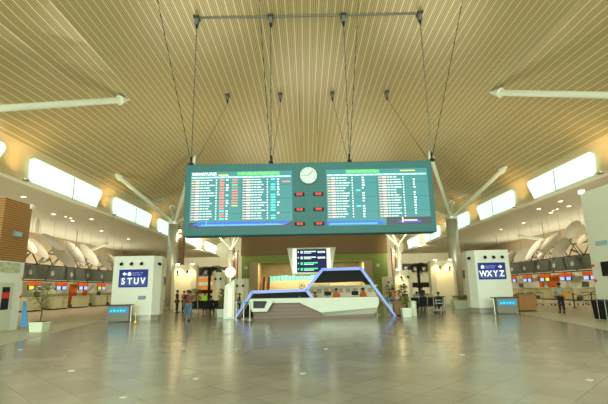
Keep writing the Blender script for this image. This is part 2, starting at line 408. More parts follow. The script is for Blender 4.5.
for side, x0 in (('left', -5.3), ('right', .77)):
    scr = MB()
    z0 = .34
    for i in range(4):
        for j in range(4): scr.box(x0+i*PW+.008, x0+(i+1)*PW-.008, -.012, .02, z0+j*PH+.008, z0+(j+1)*PH-.008)
    so = scr.build('screen', m_scr, bd)
    so['label'] = 'glowing %s half of the flight listing' % side
    H = z0+4*PH
    bars = {k: MB() for k in 'WPRCGYh'}
    # header and foliage picture
    f = MB(); bar(f, x0+2.1 if side == 'left' else x0+.9, x0+4.0 if side == 'left' else x0+2.4, H-.2, H-.03, -.016); f.build('header_picture', m_foliage, so)
    bar(bars['h'], x0+.05, x0+4.5, H-.305, H-.235, -.018)
    for q in range(14):
        a = x0+.1+q*.315; bar(bars['W'], a, a+rnd.uniform(.12, .22), H-.285, H-.25)
    rows_ = 16
    for half in range(2):
        hx = x0+half*2.28
        for r_ in range(rows_):
            z = H-.37-r_*.118; zz = z-.055
            bar(bars['Y' if rnd.random() < .15 else 'P'], hx+.06, hx+.2, zz+.012, z-.012)
            bar(bars['W' if rnd.random() < .2 else 'P'], hx+.22, hx+.42, zz, z)
            a = hx+.45
            for q in range(2):
                l = rnd.uniform(.07, .13); bar(bars['W'], a, a+l, zz+.011, z-.011); a += l+.03
            l = rnd.uniform(.12, .36); bar(bars['W'], a, a+l, zz+.011, z-.011)
            bar(bars['W'], hx+1.14, hx+1.19, zz, z)
            if side == 'left' and half == 0: k = 'R' if r_ not in (12, 15) else 'C'
            elif side == 'left': k = 'C' if r_ not in (1, 5, 13) else None
            else: k = 'C' if half == 0 and r_ in (5, 11) else None
            if k: bar(bars[k], hx+1.32, hx+1.52, zz, z)
            if rnd.random() < .75: bar(bars['W'], hx+1.6, hx+1.66+rnd.uniform(0, .06), zz, z)
            if side == 'left' and half == 0 and r_ < 11:
                bar(bars['G' if r_ == 2 else ('Y' if r_ == 10 else 'R')], hx+1.86, hx+2.12, zz+.008, z-.008)
            if side == 'left' and half == 1 and r_ == 1: bar(bars['R'], hx+1.85, hx+2.18, zz, z)
    for k, nm, mm in (('W', 'white_text_rows', m_rowW), ('P', 'pink_text_rows', m_rowP), ('R', 'red_text_rows', m_rowR), ('C', 'cyan_text_rows', m_rowC), ('G', 'green_text_rows', m_rowG), ('Y', 'yellow_text_rows', m_rowY), ('h', 'header_strip', m_head)):
        if bars[k].v: bars[k].build(nm, mm, so)
    # skyline picture at the foot
    n_ = MB(); bar(n_, x0, x0+4.56, z0+.01, z0+.26, -.015); n_.build('night_picture', m_night if side == 'left' else m_scr, so)
    if side == 'left':
        n_ = MB(); n_.prism([(x0+.1, z0+.12), (x0+4.3, z0+.12), (x0+4.5, z0+.24), (x0+.4, z0+.26)], -.02, -.016, 'y'); n_.build('blue_sky_band', m_skyblue, so)
        n_ = MB(); n_.prism([(x0+.4, z0+.08), (x0+4.2, z0+.08), (x0+3.9, z0+.15), (x0+.7, z0+.15)], -.024, -.021, 'y')
        for q in range(26):
            a = x0+.4+q*.15; bar(n_, a, a+.05, z0+.1, z0+.13+rnd.uniform(0, .06), -.027)
        n_.box(x0+.74, x0+.79, -.028, -.022, z0+.1, z0+.34)
        n_.build('skyline_glow_band', m_skyglow, so)
        text('departures_title', 'DEPARTURES', .175, m_rowW, so, (x0+.62, -.03, H-.12), sx=1.05, bold=.006)
        n_ = MB(); bar(n_, x0+1.25, x0+1.7, H-.19, H-.15, -.024); n_.build('yellow_line', m_rowY, so)
    else:
        n_ = MB(); n_.prism([(x0, z0+.04), (x0+2.6, z0+.04), (x0+2.3, z0+.2), (x0, z0+.22)], -.02, -.016, 'y'); n_.build('blue_sky_band', m_skyblue, so)
        n_ = MB(); bar(n_, x0+.1, x0+2.2, z0+.05, z0+.12, -.026); n_.build('skyline_glow_band', m_skyglow, so)
        n_ = MB(); bar(n_, x0+2.6, x0+4.56, z0+.01, z0+.34, -.0165); n_.build('dark_picture', m_night, so)
        n_ = MB(); bar(n_, x0+3.15, x0+4.1, z0+.1, z0+.18, -.025); n_.build('blue_caption', m_skyblue, so)
        n_ = MB(); bar(n_, x0+3.3, x0+3.95, z0+.17, z0+.22, -.028); n_.box(x0+3.28, x0+3.34, -.03, -.02, z0+.1, z0+.34); n_.build('tower_picture', m_rowP, so)
        n_ = MB(); bar(n_, x0+3.35, x0+4.0, H-.13, H-.09, -.02); n_.build('yellow_date', m_rowY, so)
# clock
m_digit = mat('red_digit', (.5, .03, .02), .5, emit=(.9, .03, .03), es=.6)
ck = MB().tube((0, -.1, 0), (0, 0, 0), .37, n=40).build('clock', mat('clock_face', (.45, .66, .58), .5, emit=(.5, .8, .68), es=.1), bd); ck.location = (-.01, 0, 2.63)
MB().tube((0, -.09, 0), (0, -.0, 0), .39, n=40).build('rim', m_midgrey, ck)
h = MB()
for q in range(12):
    a = q*math.pi/6; h.tube((.29*math.sin(a), -.11, .29*math.cos(a)), (.34*math.sin(a), -.11, .34*math.cos(a)), .012, n=5)
h.build('hour_marks', m_dark, ck)
MB().tube((0, -.12, 0), (.2, -.12, .22), .014, n=6).tube((0, -.12, 0), (-.26, -.12, .0), .01, n=6).build('hands', m_dark, ck)
for j, z in enumerate((1.78, 1.09, .45)):
    for i, x in enumerate((-.43, .41)):
        q = MB().box(-.22, .22, -.05, 0, -.075, .075).build('time_display', m_black, bd); q.location = (x, 0, z)
        text('digits', '88:88', .15, m_digit, q, (0, -.055, 0), sx=.8, bold=.004)
# suspension
AX = (-5.13, -1.5, 2.07, 5.82)
def anchor(x, y, lab, z=14.8):
    t = thing('ceiling_anchor', lab, 'bracket', (x, y, z), group=None)
    MB().box(-.14, .14, -.2, .2, -.1, 0).build('plate', m_dark, t)
    MB().box(-.09, .09, -.12, .12, -.42, -.1).build('bracket_body', m_grey, t)
    MB().tube((0, 0, -.62), (0, 0, -.42), .05, n=8).build('shackle', m_black, t)
names = ('first from the left', 'second from the left', 'second from the right', 'first from the right')
m_chain = mat('chain', (.16, .17, .14), .4, .7)
for i, x in enumerate(AX):
    anchor(x, 18.1, 'dark ceiling bracket straight above the board, '+names[i])
    anchor(x-.04, 26.4, 'small dark ceiling bracket in the row behind the board, '+names[i])
    
    t = thing('suspension_cable', 'upright steel cable holding up the departures board, '+names[i], 'cable', (x, 18.1, 7.2))
    q = MB()
    for k in range(24):
        za, zb = .35+k*.286, .35+(k+1)*.286
        q.tube((0, 0, za), (0, 0, zb-.04), .03 if k % 2 else .022, n=6)
    q.tube((0, 0, 0), (0, 0, 6.98), .014, n=6)
    q.build('cable', m_chain, t)
    MB().box(-.09, .09, -.09, .09, 0, .12).tube((0, 0, .1), (0, 0, .42), .05, n=8).build('lower_bracket', m_black, t)
    o = MB().tube((x, 18.4, 7.22), (x, 26.4, 14.2), .014, n=6).build('stay_cable', m_cable); tag(o, 'thin slanting stay wire from the board to the rear ceiling bracket, '+names[i], 'cable')
    q = MB(); a, c = Vector((x, 17.98+.2, 7.22)), Vector((x, 9.7, 14.75))
    for k in range(40):
        if k % 2 == 0: q.tube(a.lerp(c, k/40), a.lerp(c, (k+1)/40), .02, n=5)
    q.tube(a, c, .011, n=5)
    o = q.build('stay_cable', m_cable); tag(o, 'thin stay wire rising forward out of the picture from the board, '+names[i], 'cable')
o = MB().tube((-5.13, 18.1, 14.76), (5.82, 18.1, 14.76), .035, n=8).build('conduit', m_grey); tag(o, 'thin dark conduit along the ceiling joining the front brackets', 'conduit')

# near-hall signs: hanging wayfinding display
t = thing('hanging_sign_display', 'tapered white hanging display with blue rows of gate directions under the departures board', 'sign', (.36, 26, 2.5))
MB().hexa([(-1.22, .0, 0), (1.22, 0, 0), (1.22, .5, 0), (-1.22, .5, 0), (-1.52, 0, 1.66), (1.52, 0, 1.66), (1.52, .7, 1.66), (-1.52, .7, 1.66)]).build('housing', m_whitegloss, t, bevel=.03)
MB().box(-1.17, -.93, -.02, 0, .12, 1.6).box(.95, 1.17, -.02, 0, .12, 1.6).build('lit_edge', mat('lit_edge', (1, .95, .85), .4, emit=(1, .93, .8), es=.7), t)
sc = MB().box(-.92, .94, -.04, 0, .14, 1.55).build('screen', mat('navy_screen', (.008, .01, .05), .45, emit=(.01, .02, .12), es=.5, spec=.2), t)
gW, gG = MB(), MB()
for k in range(4):
    zt = 1.46-k*.35; g = gW if k < 2 else gG
    g.box(-.86, -.78, -.05, -.04, zt-.12, zt-.03); g.box(-.68, -.55, -.05, -.04, zt-.17, zt-.01)
    g.box(-.48, .28+.1*(k > 1), -.05, -.04, zt-.09, zt-.015); gW.box(-.48, -.02+.15*(k > 1), -.05, -.04, zt-.17, zt-.12)
    if k < 2:
        for a in range(6): gW.box(.38+a*.08, .45+a*.08, -.05, -.04, zt-.15, zt-.03)
gW.build('white_text_rows', m_rowW, sc); gG.build('green_text_rows', m_rowG, sc)
MB().tube((-.6, .3, 1.66), (-.6, .3, 12.3), .012, n=6).tube((.6, .3, 1.66), (.6, .3, 12.3), .012, n=6).build('hanger', m_cable, t)

# ------------------------------------------------------------------ kiosks
def spotfix(parent, x, y, z, ang=0, name='spotlight'):
    q = MB().tube((0, 0, 0), (0, -.1, 0), .03, n=8).tube((0, -.08, .02), (0, -.2, -.05), .075, .09, n=10).build(name, m_black, parent)
    q.location = (x, y, z); q.rotation_euler = (0, 0, ang); return q
def big_kiosk(loc, w_, mirror, letters, label, h_=3.75):
    t = thing('check_in_row_kiosk', label, 'kiosk', loc)
    # plan: front face then a chamfer towards the hall axis
    pl = [(0, 0), (w_, 0), (w_+.3, .6), (w_+.3, 1.1), (w_+.1, 1.5), (0, 1.5)]
    ins = [(.1, .1), (w_-.05, .1), (w_+.2, .65), (w_+.2, 1.0), (w_-.1, 1.4), (.1, 1.4)]
    if mirror: pl = [(-x, y) for x, y in pl][::-1]; ins = [(-x, y) for x, y in ins][::-1]
    MB().prism(pl, .28, h_).build('body', m_white, t, bevel=.02)
    MB().prism(ins, 0, .28).build('plinth', m_steel, t)
    sg = -1 if mirror else 1
    for fx in (.22, .47, .72):
        spotfix(t, sg*w_*fx, 0, h_-.45)
    spotfix(t, sg*(w_+.15), .3, h_-.47, R(63)*sg)
    sw = 1.72
    cx = sg*w_*.52 if not mirror else -w_*.54
    s_ = MB().box(-sw/2, sw/2, -.04, 0, -.54, .5).build('sign_panel', m_blue, t, bevel=.01); s_.location = (cx, 0, h_-1.3)
    for q, ch in enumerate(letters):
        bx = -.585+q*.39
        lb = MB().box(bx-.185, bx+.185, -.046, -.038, -.46, .05).build('letter_block', mat('letter_block', (.05, .10, .38), .5, emit=(.12, .2, .6), es=.08), s_)
        text('letter', ch, .5, m_letters, lb, (bx, -.055, -.2), bold=.014, sx=.9)
    a = -1 if not mirror else 1
    ar = MB().prism([(a*.66, .24), (a*.52, .36), (a*.52, .28), (a*.40, .28), (a*.40, .2), (a*.52, .2), (a*.52, .12)] if a < 0 else [(a*.66, .24), (a*.52, .12), (a*.52, .2), (a*.40, .2), (a*.40, .28), (a*.52, .28), (a*.52, .36)], -.05, -.04, 'y').build('arrow', m_letters, s_)
    ix = -.24 if not mirror else -.58
    MB().box(ix-.1, ix+.1, -.05, -.04, .14, .3).box(ix-.05, ix+.05, -.05, -.04, .3, .35).build('luggage_symbol', m_letters, s_)
    lx = -.08 if not mirror else -.4
    pale = mat('sign_text_pale', (.4, .5, .8), .5, emit=(.4, .5, .9), es=.4)
    text('sign_text', 'Kaunter Daftar Masuk', .085, pale, s_, (lx, -.045, .29), align='LEFT', sx=.85)
    text('sign_text', 'Check-in Counters', .085, pale, s_, (lx, -.045, .18), align='LEFT', sx=.85)
    return t
k1 = big_kiosk((-11.5, 25, 0), 2.4, False, 'STUV', 'white chamfered kiosk with blue S T U V sign and arrow')
pq = MB().box(-.22, .22, -.03, 0, -.1, .1).build('notice_plate', m_midgrey, k1); pq.location = (1.82, 0, 1.3)
MB().box(-.18, .18, -.035, -.029, -.06, .06).build('notice_text', mat('plate_blue', (.2, .35, .6), .4), pq)
k2_ = big_kiosk((12.85, 26.5, 0), 2.15, True, 'WXYZ', 'white chamfered kiosk with blue W X Y Z sign and arrow', 3.85)
pk = MB().box(-.12, .12, -.03, 0, -.08, .08)

def small_kiosk(loc, w_, h_, label, lamps=(), mirror=False):
    t = thing('white_kiosk', label, 'kiosk', loc)
    c = .35
    pl = [(c, 0), (w_-c, 0), (w_, c), (w_, 1.1), (w_-c, 1.4), (c, 1.4), (0, 1.1), (0, c)]
    MB().prism(pl, .2, h_).build('body', mat('warm_white_panel', (.74, .72, .56), .4), t, bevel=.02)
    MB().prism([(x*.96+.03*w_, y*.96+.04) for x, y in pl], 0, .2).build('plinth', m_steel, t)
    for fx in (.3, .7): spotfix(t, w_*fx, 0, h_-.55)
    for lx in lamps:
        q = MB().box(lx-.05, lx+.05, -.3, .1, h_, h_+.05).build('lamp_arm', m_midgrey, t)
        MB().box(lx-.12, lx+.12, -.42, -.28, h_-.02, h_+.06).build('lamp', m_lamp, q)
        light('SPOT', 'kiosk_lamp_beam', (loc[0]+lx, loc[1]-.5, loc[2]+h_-.1), 160, (1, .72, .35), (loc[0]+lx, loc[1]+.1, loc[2]+h_-2.2), .08, angle=110, blend=.8)
    return t
small_kiosk((-11.3, 35, 0), 2.1, 3.8, 'tall white kiosk lit by warm top lamps behind the queue, by the steel column', (.7, 1.9))
small_kiosk((-8.15, 36.5, 0), 1.1, 3.2, 'narrow white kiosk left of the globe lamp pillar, near the palm')
small_kiosk((-5.9, 34, 0), 1.2, 2.55, 'low white kiosk right behind the globe lamp pillar')
small_kiosk((10.6, 35.5, 0), 2.15, 3.8, 'tall white kiosk lit by warm top lamps behind the planter', (.25, 1.5))
small_kiosk((7.2, 34, 0), 1.4, 3.0, 'narrow white kiosk between the right palm and the green wall', (.15,))
small_kiosk((7.9, 43, 0), 1.4, 2.75, 'farther low white kiosk beside the green wall on the right')

# advertising tables with blue screens
def advert_table(loc, lab, flip=1):
    t = thing('advert_table', lab, 'table', loc)
    MB().box(-.75, .7, -.3, .3, .9, .95).build('table_top', m_dark, t, bevel=.01)
    b_ = MB().box(-.6, .62, -.22, .22, .05, .9).build('cabinet', m_midgrey, t)
    MB().box(-.5, .55, -.235, -.222, .50, .78).build('blue_screen', mat('advert_blue', (.05, .35, .7), .3, emit=(.03, .34, .7), es=.18), b_)
    q = MB()
    for k in range(5): q.box(-.42+k*.18, -.31+k*.18, -.242, -.236, .58, .64+.03*(k % 2))
    q.build('screen_caption', m_rowC, b_)
    for sx in (-.68, .66): MB().tube((sx, 0, 0), (sx, 0, .9), .03, n=8).build('leg', m_steel, t)
advert_table((-10.6, 24.2, 0), 'grey table with glowing blue screen in front of the S T U V kiosk')
advert_table((11.75, 25.3, 0), 'grey table with glowing blue screen in front of the W X Y Z kiosk')
t = thing('brass_stanchion', 'short brass post on a round base in front of the S T U V kiosk', 'stanchion', (-9.6, 24.05, 0))
MB().lathe([(.2, 0), (.2, .03), (.05, .06)]).build('base', m_brass, t); MB().lathe([(.03, .06), (.03, .98), (.05, 1.0), (.04, 1.07), (.01, 1.1)]).build('post', m_brass, t)

# wood-clad booth on the left and white block on the right
t = thing('wood_clad_booth', 'booth with wood-slatted upper box and white lower front at the left edge', 'booth', (-13.6, 18.38, 0))
MB().box(-3.4, 0, 0, 1.87, 3.12, 5.95).build('slatted_box', m_slatwood, t)
MB().box(-3.3, -.03, .03, 1.84, 0, 3.12).build('lower_walls', m_white, t)
sg = MB().box(-.0, .05, .75, 1.35, 4.25, 4.55).build('notice_sign', m_midgrey, t); MB().box(.05, .06, .8, 1.3, 4.3, 4.5).build('sign_face', mat('pale_blue', (.35, .55, .65), .4), sg)
dr = MB().box(-.03, .02, .3, 1.2, .05, 2.15).build('door', mat('door_white', (.6, .66, .55), .5), t)
MB().box(.02, .03, .5, .98, .95, 1.95).build('door_window', m_screenblack, dr)
MB().box(.031, .036, .5, .98, 1.45, 1.72).build('red_label', m_red, dr); MB().tube((.06, 1.12, .95), (.06, 1.12, 1.15), .015).build('handle', m_chrome, dr)
po = MB().box(-.03, .02, .05, 1.5, 2.62, 3.05).build('poster_strip', mat('poster', (.5, .55, .38), .5, noise=.7, nscale=5), t)
lm = MB().box(-.2, .1, 1.7, 1.9, 5.75, 5.97).build('corner_lamp', m_white, t)
for z in (2.3, 1.45): MB().box(-.03, .03, 1.75, 1.83, z, z+.1).build('red_alarm', m_red, t)
o = MB()
for k in range(6):
    a = k*.06
    o.hexa([(a, (k % 2)*.06, .1), (a+.06, ((k+1) % 2)*.06, .1), (a+.06, .05+((k+1) % 2)*.06, .1), (a, .05+(k % 2)*.06, .1),
            (a*.3, (k % 2)*.04, 1.3), ((a+.06)*.3, ((k+1) % 2)*.04, 1.3), ((a+.06)*.3, .05, 1.3), (a*.3, .05, 1.3)])
o = o.build('blue_banner', mat('blue_cloth', (.10, .36, .68), .7)); o.location = (-13.55, 20.32, 0); tag(o, 'light blue cloth banner draped beside the wood-clad booth', 'banner')

t = thing('white_service_block', 'tall white block with small signs at the right edge', 'booth', (13.65, 16.45, 0))
MB().box(0, 2.55, 0, 3.7, 0, 6.0, ch=.04).build('body', m_white, t)
MB().box(-.12, .12, 3.45, 3.65, 5.95, 6.15).build('top_lamp', m_rowW, t)
q = MB().box(-.04, 0, 2.3, 3.1, 3.35, 3.55).build('small_plate', MATS['pale_blue'], t)
for z in (2.4, 1.7): MB().box(-.05, 0, 3.45, 3.57, z, z+.12).build('red_alarm', m_red, t)
MB().box(-.06, 0, 2.5, 2.95, 1.95, 2.6).build('monitor', m_screenblack, t)
t = thing('bin_unit', 'black double waste bin in a steel frame before the white block at the right edge', 'bin', (13.15, 19.5, 0), R(-90))
t.scale = (.85, .85, 1)
for a in (.0, .55):
    q = MB().hexa([(a+.04, -.2, .08), (a+.46, -.2, .08), (a+.46, .2, .08), (a+.04, .2, .08), (a, -.24, .86), (a+.5, -.24, .86), (a+.5, .24, .86), (a, .24, .86)]).build('bin_body', m_black, t)
MB().box(-.04, 1.1, -.27, .27, .86, .92).build('lid', m_dark, t)
for a in (-.03, .53, 1.09): MB().tube((a, -.27, 0), (a, -.27, .9), .018, n=6).build('frame_post', m_chrome, t)

# ------------------------------------------------------------------ information desk
t = thing('information_desk', 'faceted white information desk with brown front and black console screen, under the glowing frame', 'desk', (0, 24.2, 0))
MB().prism([(-3.05, 0), (3.8, 0), (3.8, .9), (-3.05, .9)], .25, 1.1, 'y').build('base', stripes('base_wood', 2, .2, [(0, (.10, .06, .035)), (.1, (.20, .125, .075)), (.6, (.17, .11, .065))], .35), t)
# main faceted counter: upper face vertical, lower facet tucked under
c_ = MB()
top = [(-3.15, 1.14), (4.08, 1.12)]
c_.prism([(-3.15, 1.14), (4.08, 1.12), (4.12, .78), (4.0, .52), (.8, .3), (-.42, .86), (-3.15, .88)][::-1], 0, 1.15, 'y')
c_.build('counter', m_whitegloss, t, bevel=.02)
MB().hexa([(.95, .25, .12), (3.85, .25, .18), (3.85, .9, .18), (.95, .9, .12), (.8, 0, .31), (4.0, 0, .52), (4.0, .9, .52), (.8, .9, .31)]).build('lower_facet', mat('facet_white', (.62, .70, .58), .25), t)
cn = MB().prism([(-3.3, .95), (-3.15, 1.14), (-2.0, 1.08), (-1.85, .98), (-2.2, .42), (-3.05, .42)][::-1], -.35, 0, 'y').build('console', m_whitegloss, t, bevel=.03)
MB().prism([(-2.98, 1.02), (-2.2, 1.0), (-2.36, .62), (-2.98, .62)][::-1], -.37, -.34, 'y').build('console_screen', m_screenblack, cn)

def frame(name, label, pts, y0=0, y1=.9, wdt=.16):
    t = thing(name, label, 'frame', (0, 24.9, 0))
    for (x0, z0), (x1, z1) in zip(pts, pts[1:]):
        d = Vector((x1-x0, 0, z1-z0)); L = d.length; d.normalize(); nx, nz = -d.z*wdt/2, d.x*wdt/2
        e = .05; ax, az = x0-d.x*e, z0-d.z*e; bx, bz = x1+d.x*e, z1+d.z*e
        q = MB().prism([(ax+nx, max(0, az+nz)), (ax-nx, max(0, az-nz)), (bx-nx, max(0, bz-nz)), (bx+nx, max(0, bz+nz))], y0, y1, 'y').build('beam', m_whitegloss, t)
        MB().prism([(ax+nx*.85, max(0.01, az+nz*.85)), (ax-nx*.85, max(0.01, az-nz*.85)), (bx-nx*.85, max(0.01, bz-nz*.85)), (bx+nx*.85, max(0.01, bz+nz*.85))], y0-.02, y0, 'y').build('light_strip', m_led, q)
    return t
fr = frame('light_frame', 'low angular glowing blue-violet frame over the left of the information desk', [(-4.15, .0), (-3.2, 1.5), (.0, 1.56), (.4, 1.05)])
MB().prism([(-3.9, .05), (-3.12, 1.4), (-.05, 1.46), (.25, 1.1), (.25, .05)], .25, .35, 'y').build('dark_panel', m_black, fr)
fr2 = frame('light_frame', 'tall angular glowing blue-violet frame over the right of the information desk', [(.02, 1.62), (.98, 2.74), (3.27, 2.76), (5.1, .0)])
MB().prism([(.55, 1.95), (.35, 2.0), (1.02, 2.66), (3.22, 2.68), (3.85, 1.8), (3.6, 1.8), (3.35, 2.0)], .25, .35, 'y').build('dark_panel', m_black, fr2)
light('AREA', 'led_glow', (0, 24.75, .9), 14, (.35, .3, 1), (0, 20, 0), 7, .1)

# staff back counter
t = thing('staff_counter', 'pale counter with shelves behind the information desk staff', 'counter', (2.2, 28, 0))
MB().box(-2.2, 2.4, 0, .5, 0, 1.75).build('cabinet', m_cream, t)
MB().box(-2.3, 2.5, -.05, .55, 1.75, 1.82).build('worktop', m_white, t)
q = MB()
for k in range(9): q.box(-2.0+k*.48, -1.7+k*.48, -.02, .0, 1.35, 1.62)
q.build('poster_row', mat('poster_row', (.45, .38, .22), .5, noise=.6, nscale=4), t)
for k, (x, z) in enumerate(((1.05, 0), (2.65, 0), (-.6, 0))):
    t = thing('desk_monitor', ('black monitor on the information desk beside the left orange-shirted clerk', 'black monitor on the information desk before the right orange-shirted clerk', 'black monitor at the left end of the white desk block')[k], 'monitor', (x+.2, 25.0, 1.14))
    MB().box(-.2, .2, -.015, .015, .08, .32).build('panel', m_black, t); MB().box(-.03, .03, -.01, .01, .01, .1).build('neck', m_midgrey, t); MB().box(-.1, .1, -.07, .07, 0, .015).build('foot', m_midgrey, t)

# crowd posts with blue belts
for i, (x, y) in enumerate(((-3.95, 24.0), (-3.55, 24.1), (-3.15, 23.7))):
    t = thing('queue_post', ('steel queue post nearest the globe pillar', 'steel queue post in the middle, left of the desk console', 'steel queue post touching the brown end of the desk')[i], 'stanchion', (x, y, 0))
    MB().lathe([(.16, 0), (.16, .02), (.04, .05)]).build('base', m_steel, t); MB().lathe([(.032, .05), (.032, .95), (.04, .97), (.04, 1.02)]).build('post', m_steel, t)
    if i < 2:
        n = ((-3.55, 24.1), (-3.15, 23.7))[i]; MB().hexa([(0, -.01, .92), (n[0]-x, n[1]-y-.01, .92), (n[0]-x, n[1]-y+.01, .92), (0, .01, .92), (0, -.01, .98), (n[0]-x, n[1]-y-.01, .98), (n[0]-x, n[1]-y+.01, .98), (0, .01, .98)]).build('blue_belt', mat('belt_blue', (.03, .25, .6), .5), t)
for i, (x, y) in enumerate(((4.3, 26.2), (5.6, 26.6))):
    t = thing('queue_post', ('steel queue post seen inside the right slope of the tall frame', 'steel queue post right of the tall frame beside the wooden counter')[i], 'stanchion', (x, y, 0))
    MB().lathe([(.16, 0), (.16, .02), (.04, .05)]).build('base', m_steel, t); MB().lathe([(.032, .05), (.032, 1.02)]).build('post', m_steel, t)
    if i == 0: MB().hexa([(0, -.01, .9), (1.3, .39, .9), (1.3, .41, .9), (0, .01, .9), (0, -.01, .98), (1.3, .39, .98), (1.3, .41, .98), (0, .01, .98)]).build('blue_belt', MATS['belt_blue'], t)

# globe lamp pillar
t = thing('globe_lamp_pillar', 'white pillar topped by a glowing round globe lamp, left of the desk', 'lamp', (-4.5, 25, 0))
MB().hexa([(-.33, -.25, 0), (.32, -.25, 0), (.32, .25, 0), (-.33, .25, 0), (-.28, -.22, 1.9), (.3, -.22, 2.25), (.3, .22, 2.25), (-.28, .22, 1.9)]).build('pillar', m_whitegloss, t, bevel=.02)
MB().hexa([(-.06, -.27, .15), (.14, -.27, .15), (.14, -.24, .15), (-.06, -.24, .15), (-.05, -.25, 1.8), (.13, -.25, 1.9), (.13, -.21, 1.9), (-.05, -.21, 1.8)]).build('lit_strip', mat('warm_strip', (1, .95, .8), .4, emit=(1, .88, .5), es=.35), t)
MB().tube((0, 0, 2.0), (0, 0, 2.45), .05, n=10).build('neck', m_steel, t)
MB().ball((0, 0, 2.68), .32, 28, 18).build('globe', m_globe, t, smooth=True)

# wooden counter, pot, bin right of the desk
t = thing('wooden_counter', 'small brown wooden counter right of the glowing frame foot', 'counter', (5.15, 25.0, 0))
MB().box(-.02, .62, 0, .6, .06, .88).build('cabinet', m_oak, t); MB().box(-.06, .66, -.04, .64, .88, .93).build('top', m_dark, t); MB().box(.03, .57, .05, .55, 0, .06).build('kick', m_black, t)
t = thing('cylinder_bin', 'pale cylindrical bin beside the white plant pot', 'bin', (6.15, 24.8, 0))
MB().lathe([(.2, 0), (.2, .7), (.21, .72), (.21, .8), (.16, .83)]).build('body', m_whitegloss, t); MB().lathe([(.15, .83), (.15, .84)]).build('lid', m_steel, t)
t = thing('wooden_block_stand', 'plain brown wooden block stand right of the W X Y Z kiosk', 'counter', (14.1, 27.4, 0))
MB().box(-.5, .6, 0, .7, .05, .98).build('body', mat('warm_oak', (.42, .22, .08), .4, noise=.25, nscale=5), t); MB().box(-.54, .64, -.04, .74, .98, 1.04).build('top', m_oak, t); MB().box(-.45, .55, .05, .65, 0, .05).build('kick', m_dark, t)

# plants
def leaf(mb, base, d, L, wd, droop=.5):
    d = Vector(d).normalized(); s = d.cross(Vector((0, 0, 1)))
    if s.length < .1: s = Vector((1, 0, 0))
    s.normalize(); b0 = Vector(base); m1 = b0+d*L*.5; e = b0+d*L-Vector((0, 0, droop*L))
    th = Vector((0, 0, .006))
    n = len(mb.v); mb.v += [tuple(b0), tuple(m1+s*wd), tuple(e), tuple(m1-s*wd), tuple(m1+th*3)]
    mb.f += [(n, n+1, n+4), (n+1, n+2, n+4), (n+2, n+3, n+4), (n+3, n, n+4), (n, n+3, n+2, n+1)]
def pot(t, w_, h_, m=m_whitegloss):
    a, b_ = w_*.42, w_*.5
    q = MB().hexa([(-a, -a, 0), (a, -a, 0), (a, a, 0), (-a, a, 0), (-b_, -b_, h_), (b_, -b_, h_), (b_, b_, h_), (-b_, b_, h_)]).build('pot', m, t, bevel=.01)
    MB().box(-b_*.9, b_*.9, -b_*.9, b_*.9, h_, h_+.01).build('soil', m_soil, t)
def bush(t, h0, h1, rad, n, L, m, rn, stem=True):
    mb = MB(); st = MB()
    for _ in range(n):
        a = rn.uniform(0, 6.28); z = rn.uniform(h0, h1); rr = rad*rn.random()**.6*(1-.4*(z-h0)/(h1-h0))
        leaf(mb, (rr*math.cos(a)*.6, rr*math.sin(a)*.6, z), (math.cos(a), math.sin(a), rn.uniform(-.2, .9)), L*rn.uniform(.6, 1.2), L*.16, rn.uniform(0, .5))
    if stem:
        for k in range(3):
            a = k*2.1; st.path([(0.02*k, 0, .3), (.06*math.cos(a), .06*math.sin(a), (h0+h1)*.5), (.16*math.cos(a), .16*math.sin(a), h1)], .016, 6)
        st.build('stem', m_bark, t)
    mb.build('foliage', m, t)
rn = random.Random(5)
t = thing('potted_tree', 'sparse potted tree in a square white pot on the pale floor band at left', 'plant', (-11.75, 18.9, 0))
pot(t, .62, .42)
st = MB().path([(0, 0, .4), (.04, 0, .8), (-.05, 0, 1.2), (.02, 0, 1.5)], .028).path([(-.05, 0, 1.15), (-.25, 0, 1.4), (-.33, .05, 1.85)], .018).path([(0, 0, 1.3), (.2, -.05, 1.5), (.22, 0, 1.85)], .016)
st.build('trunk', m_bark, t)
fo = MB()
for _ in range(150):
    c = rn.choice([(-.28, 0, 1.5, .14, .4), (.15, 0, 1.55, .25, .3), (-.3, .05, 1.9, .05, .15), (.2, 0, 1.85, .15, .08), (.02, 0, 1.05, .08, .1)])
    p = (c[0]+rn.gauss(0, c[3]*.6), c[1]+rn.gauss(0, .12), c[2]+rn.gauss(0, c[4]*.45)); a = rn.uniform(0, 6.28)
    leaf(fo, p, (math.cos(a), math.sin(a), rn.uniform(-.3, .5)), .15, .03, .3)
fo.build('foliage', m_leafyel, t)
for lab, loc, pw in (('feathery plant in a white pot right of the glowing frame', (5.55, 24.0, 0), .55), ('feathery plant in a white pot left of the globe lamp pillar', (-5.3, 26.9, 0), .6)):
    t = thing('potted_plant', lab, 'plant', loc); pot(t, pw, .5); bush(t, .6, 1.15, .26, 100, .26, m_leafyel, rn)
for lab, loc in (('leafy plant behind the black bench beside the walking man', (-8.6, 33.2, 0)), ('second leafy plant, by the narrow white kiosk at left', (-6.6, 33.9, 0)), ('leafy plant behind the orange-shirted worker at right', (7.0, 31.0, 0)), ('small leafy plant by the left end of the right bench', (5.9, 30.0, 0))):
    t = thing('potted_plant', lab, 'plant', loc); pot(t, .5, .5); bush(t, .7, 1.75, .35, 90, .4, m_leafyel, rn)
t = thing('planter', 'long white planter box full of low green plants between the steel column and kiosk', 'planter', (12.0, 31.8, 0))
MB().hexa([(-1.1, -.3, 0), (1.3, -.3, 0), (1.3, .3, 0), (-1.1, .3, 0), (-1.2, -.38, .62), (1.4, -.38, .62), (1.4, .38, .62), (-1.2, .38, .62)]).build('box', m_whitegloss, t, bevel=.02)
MB().box(-1.1, 1.3, -.3, .3, .62, .64).build('soil', m_soil, t)
fo = MB()
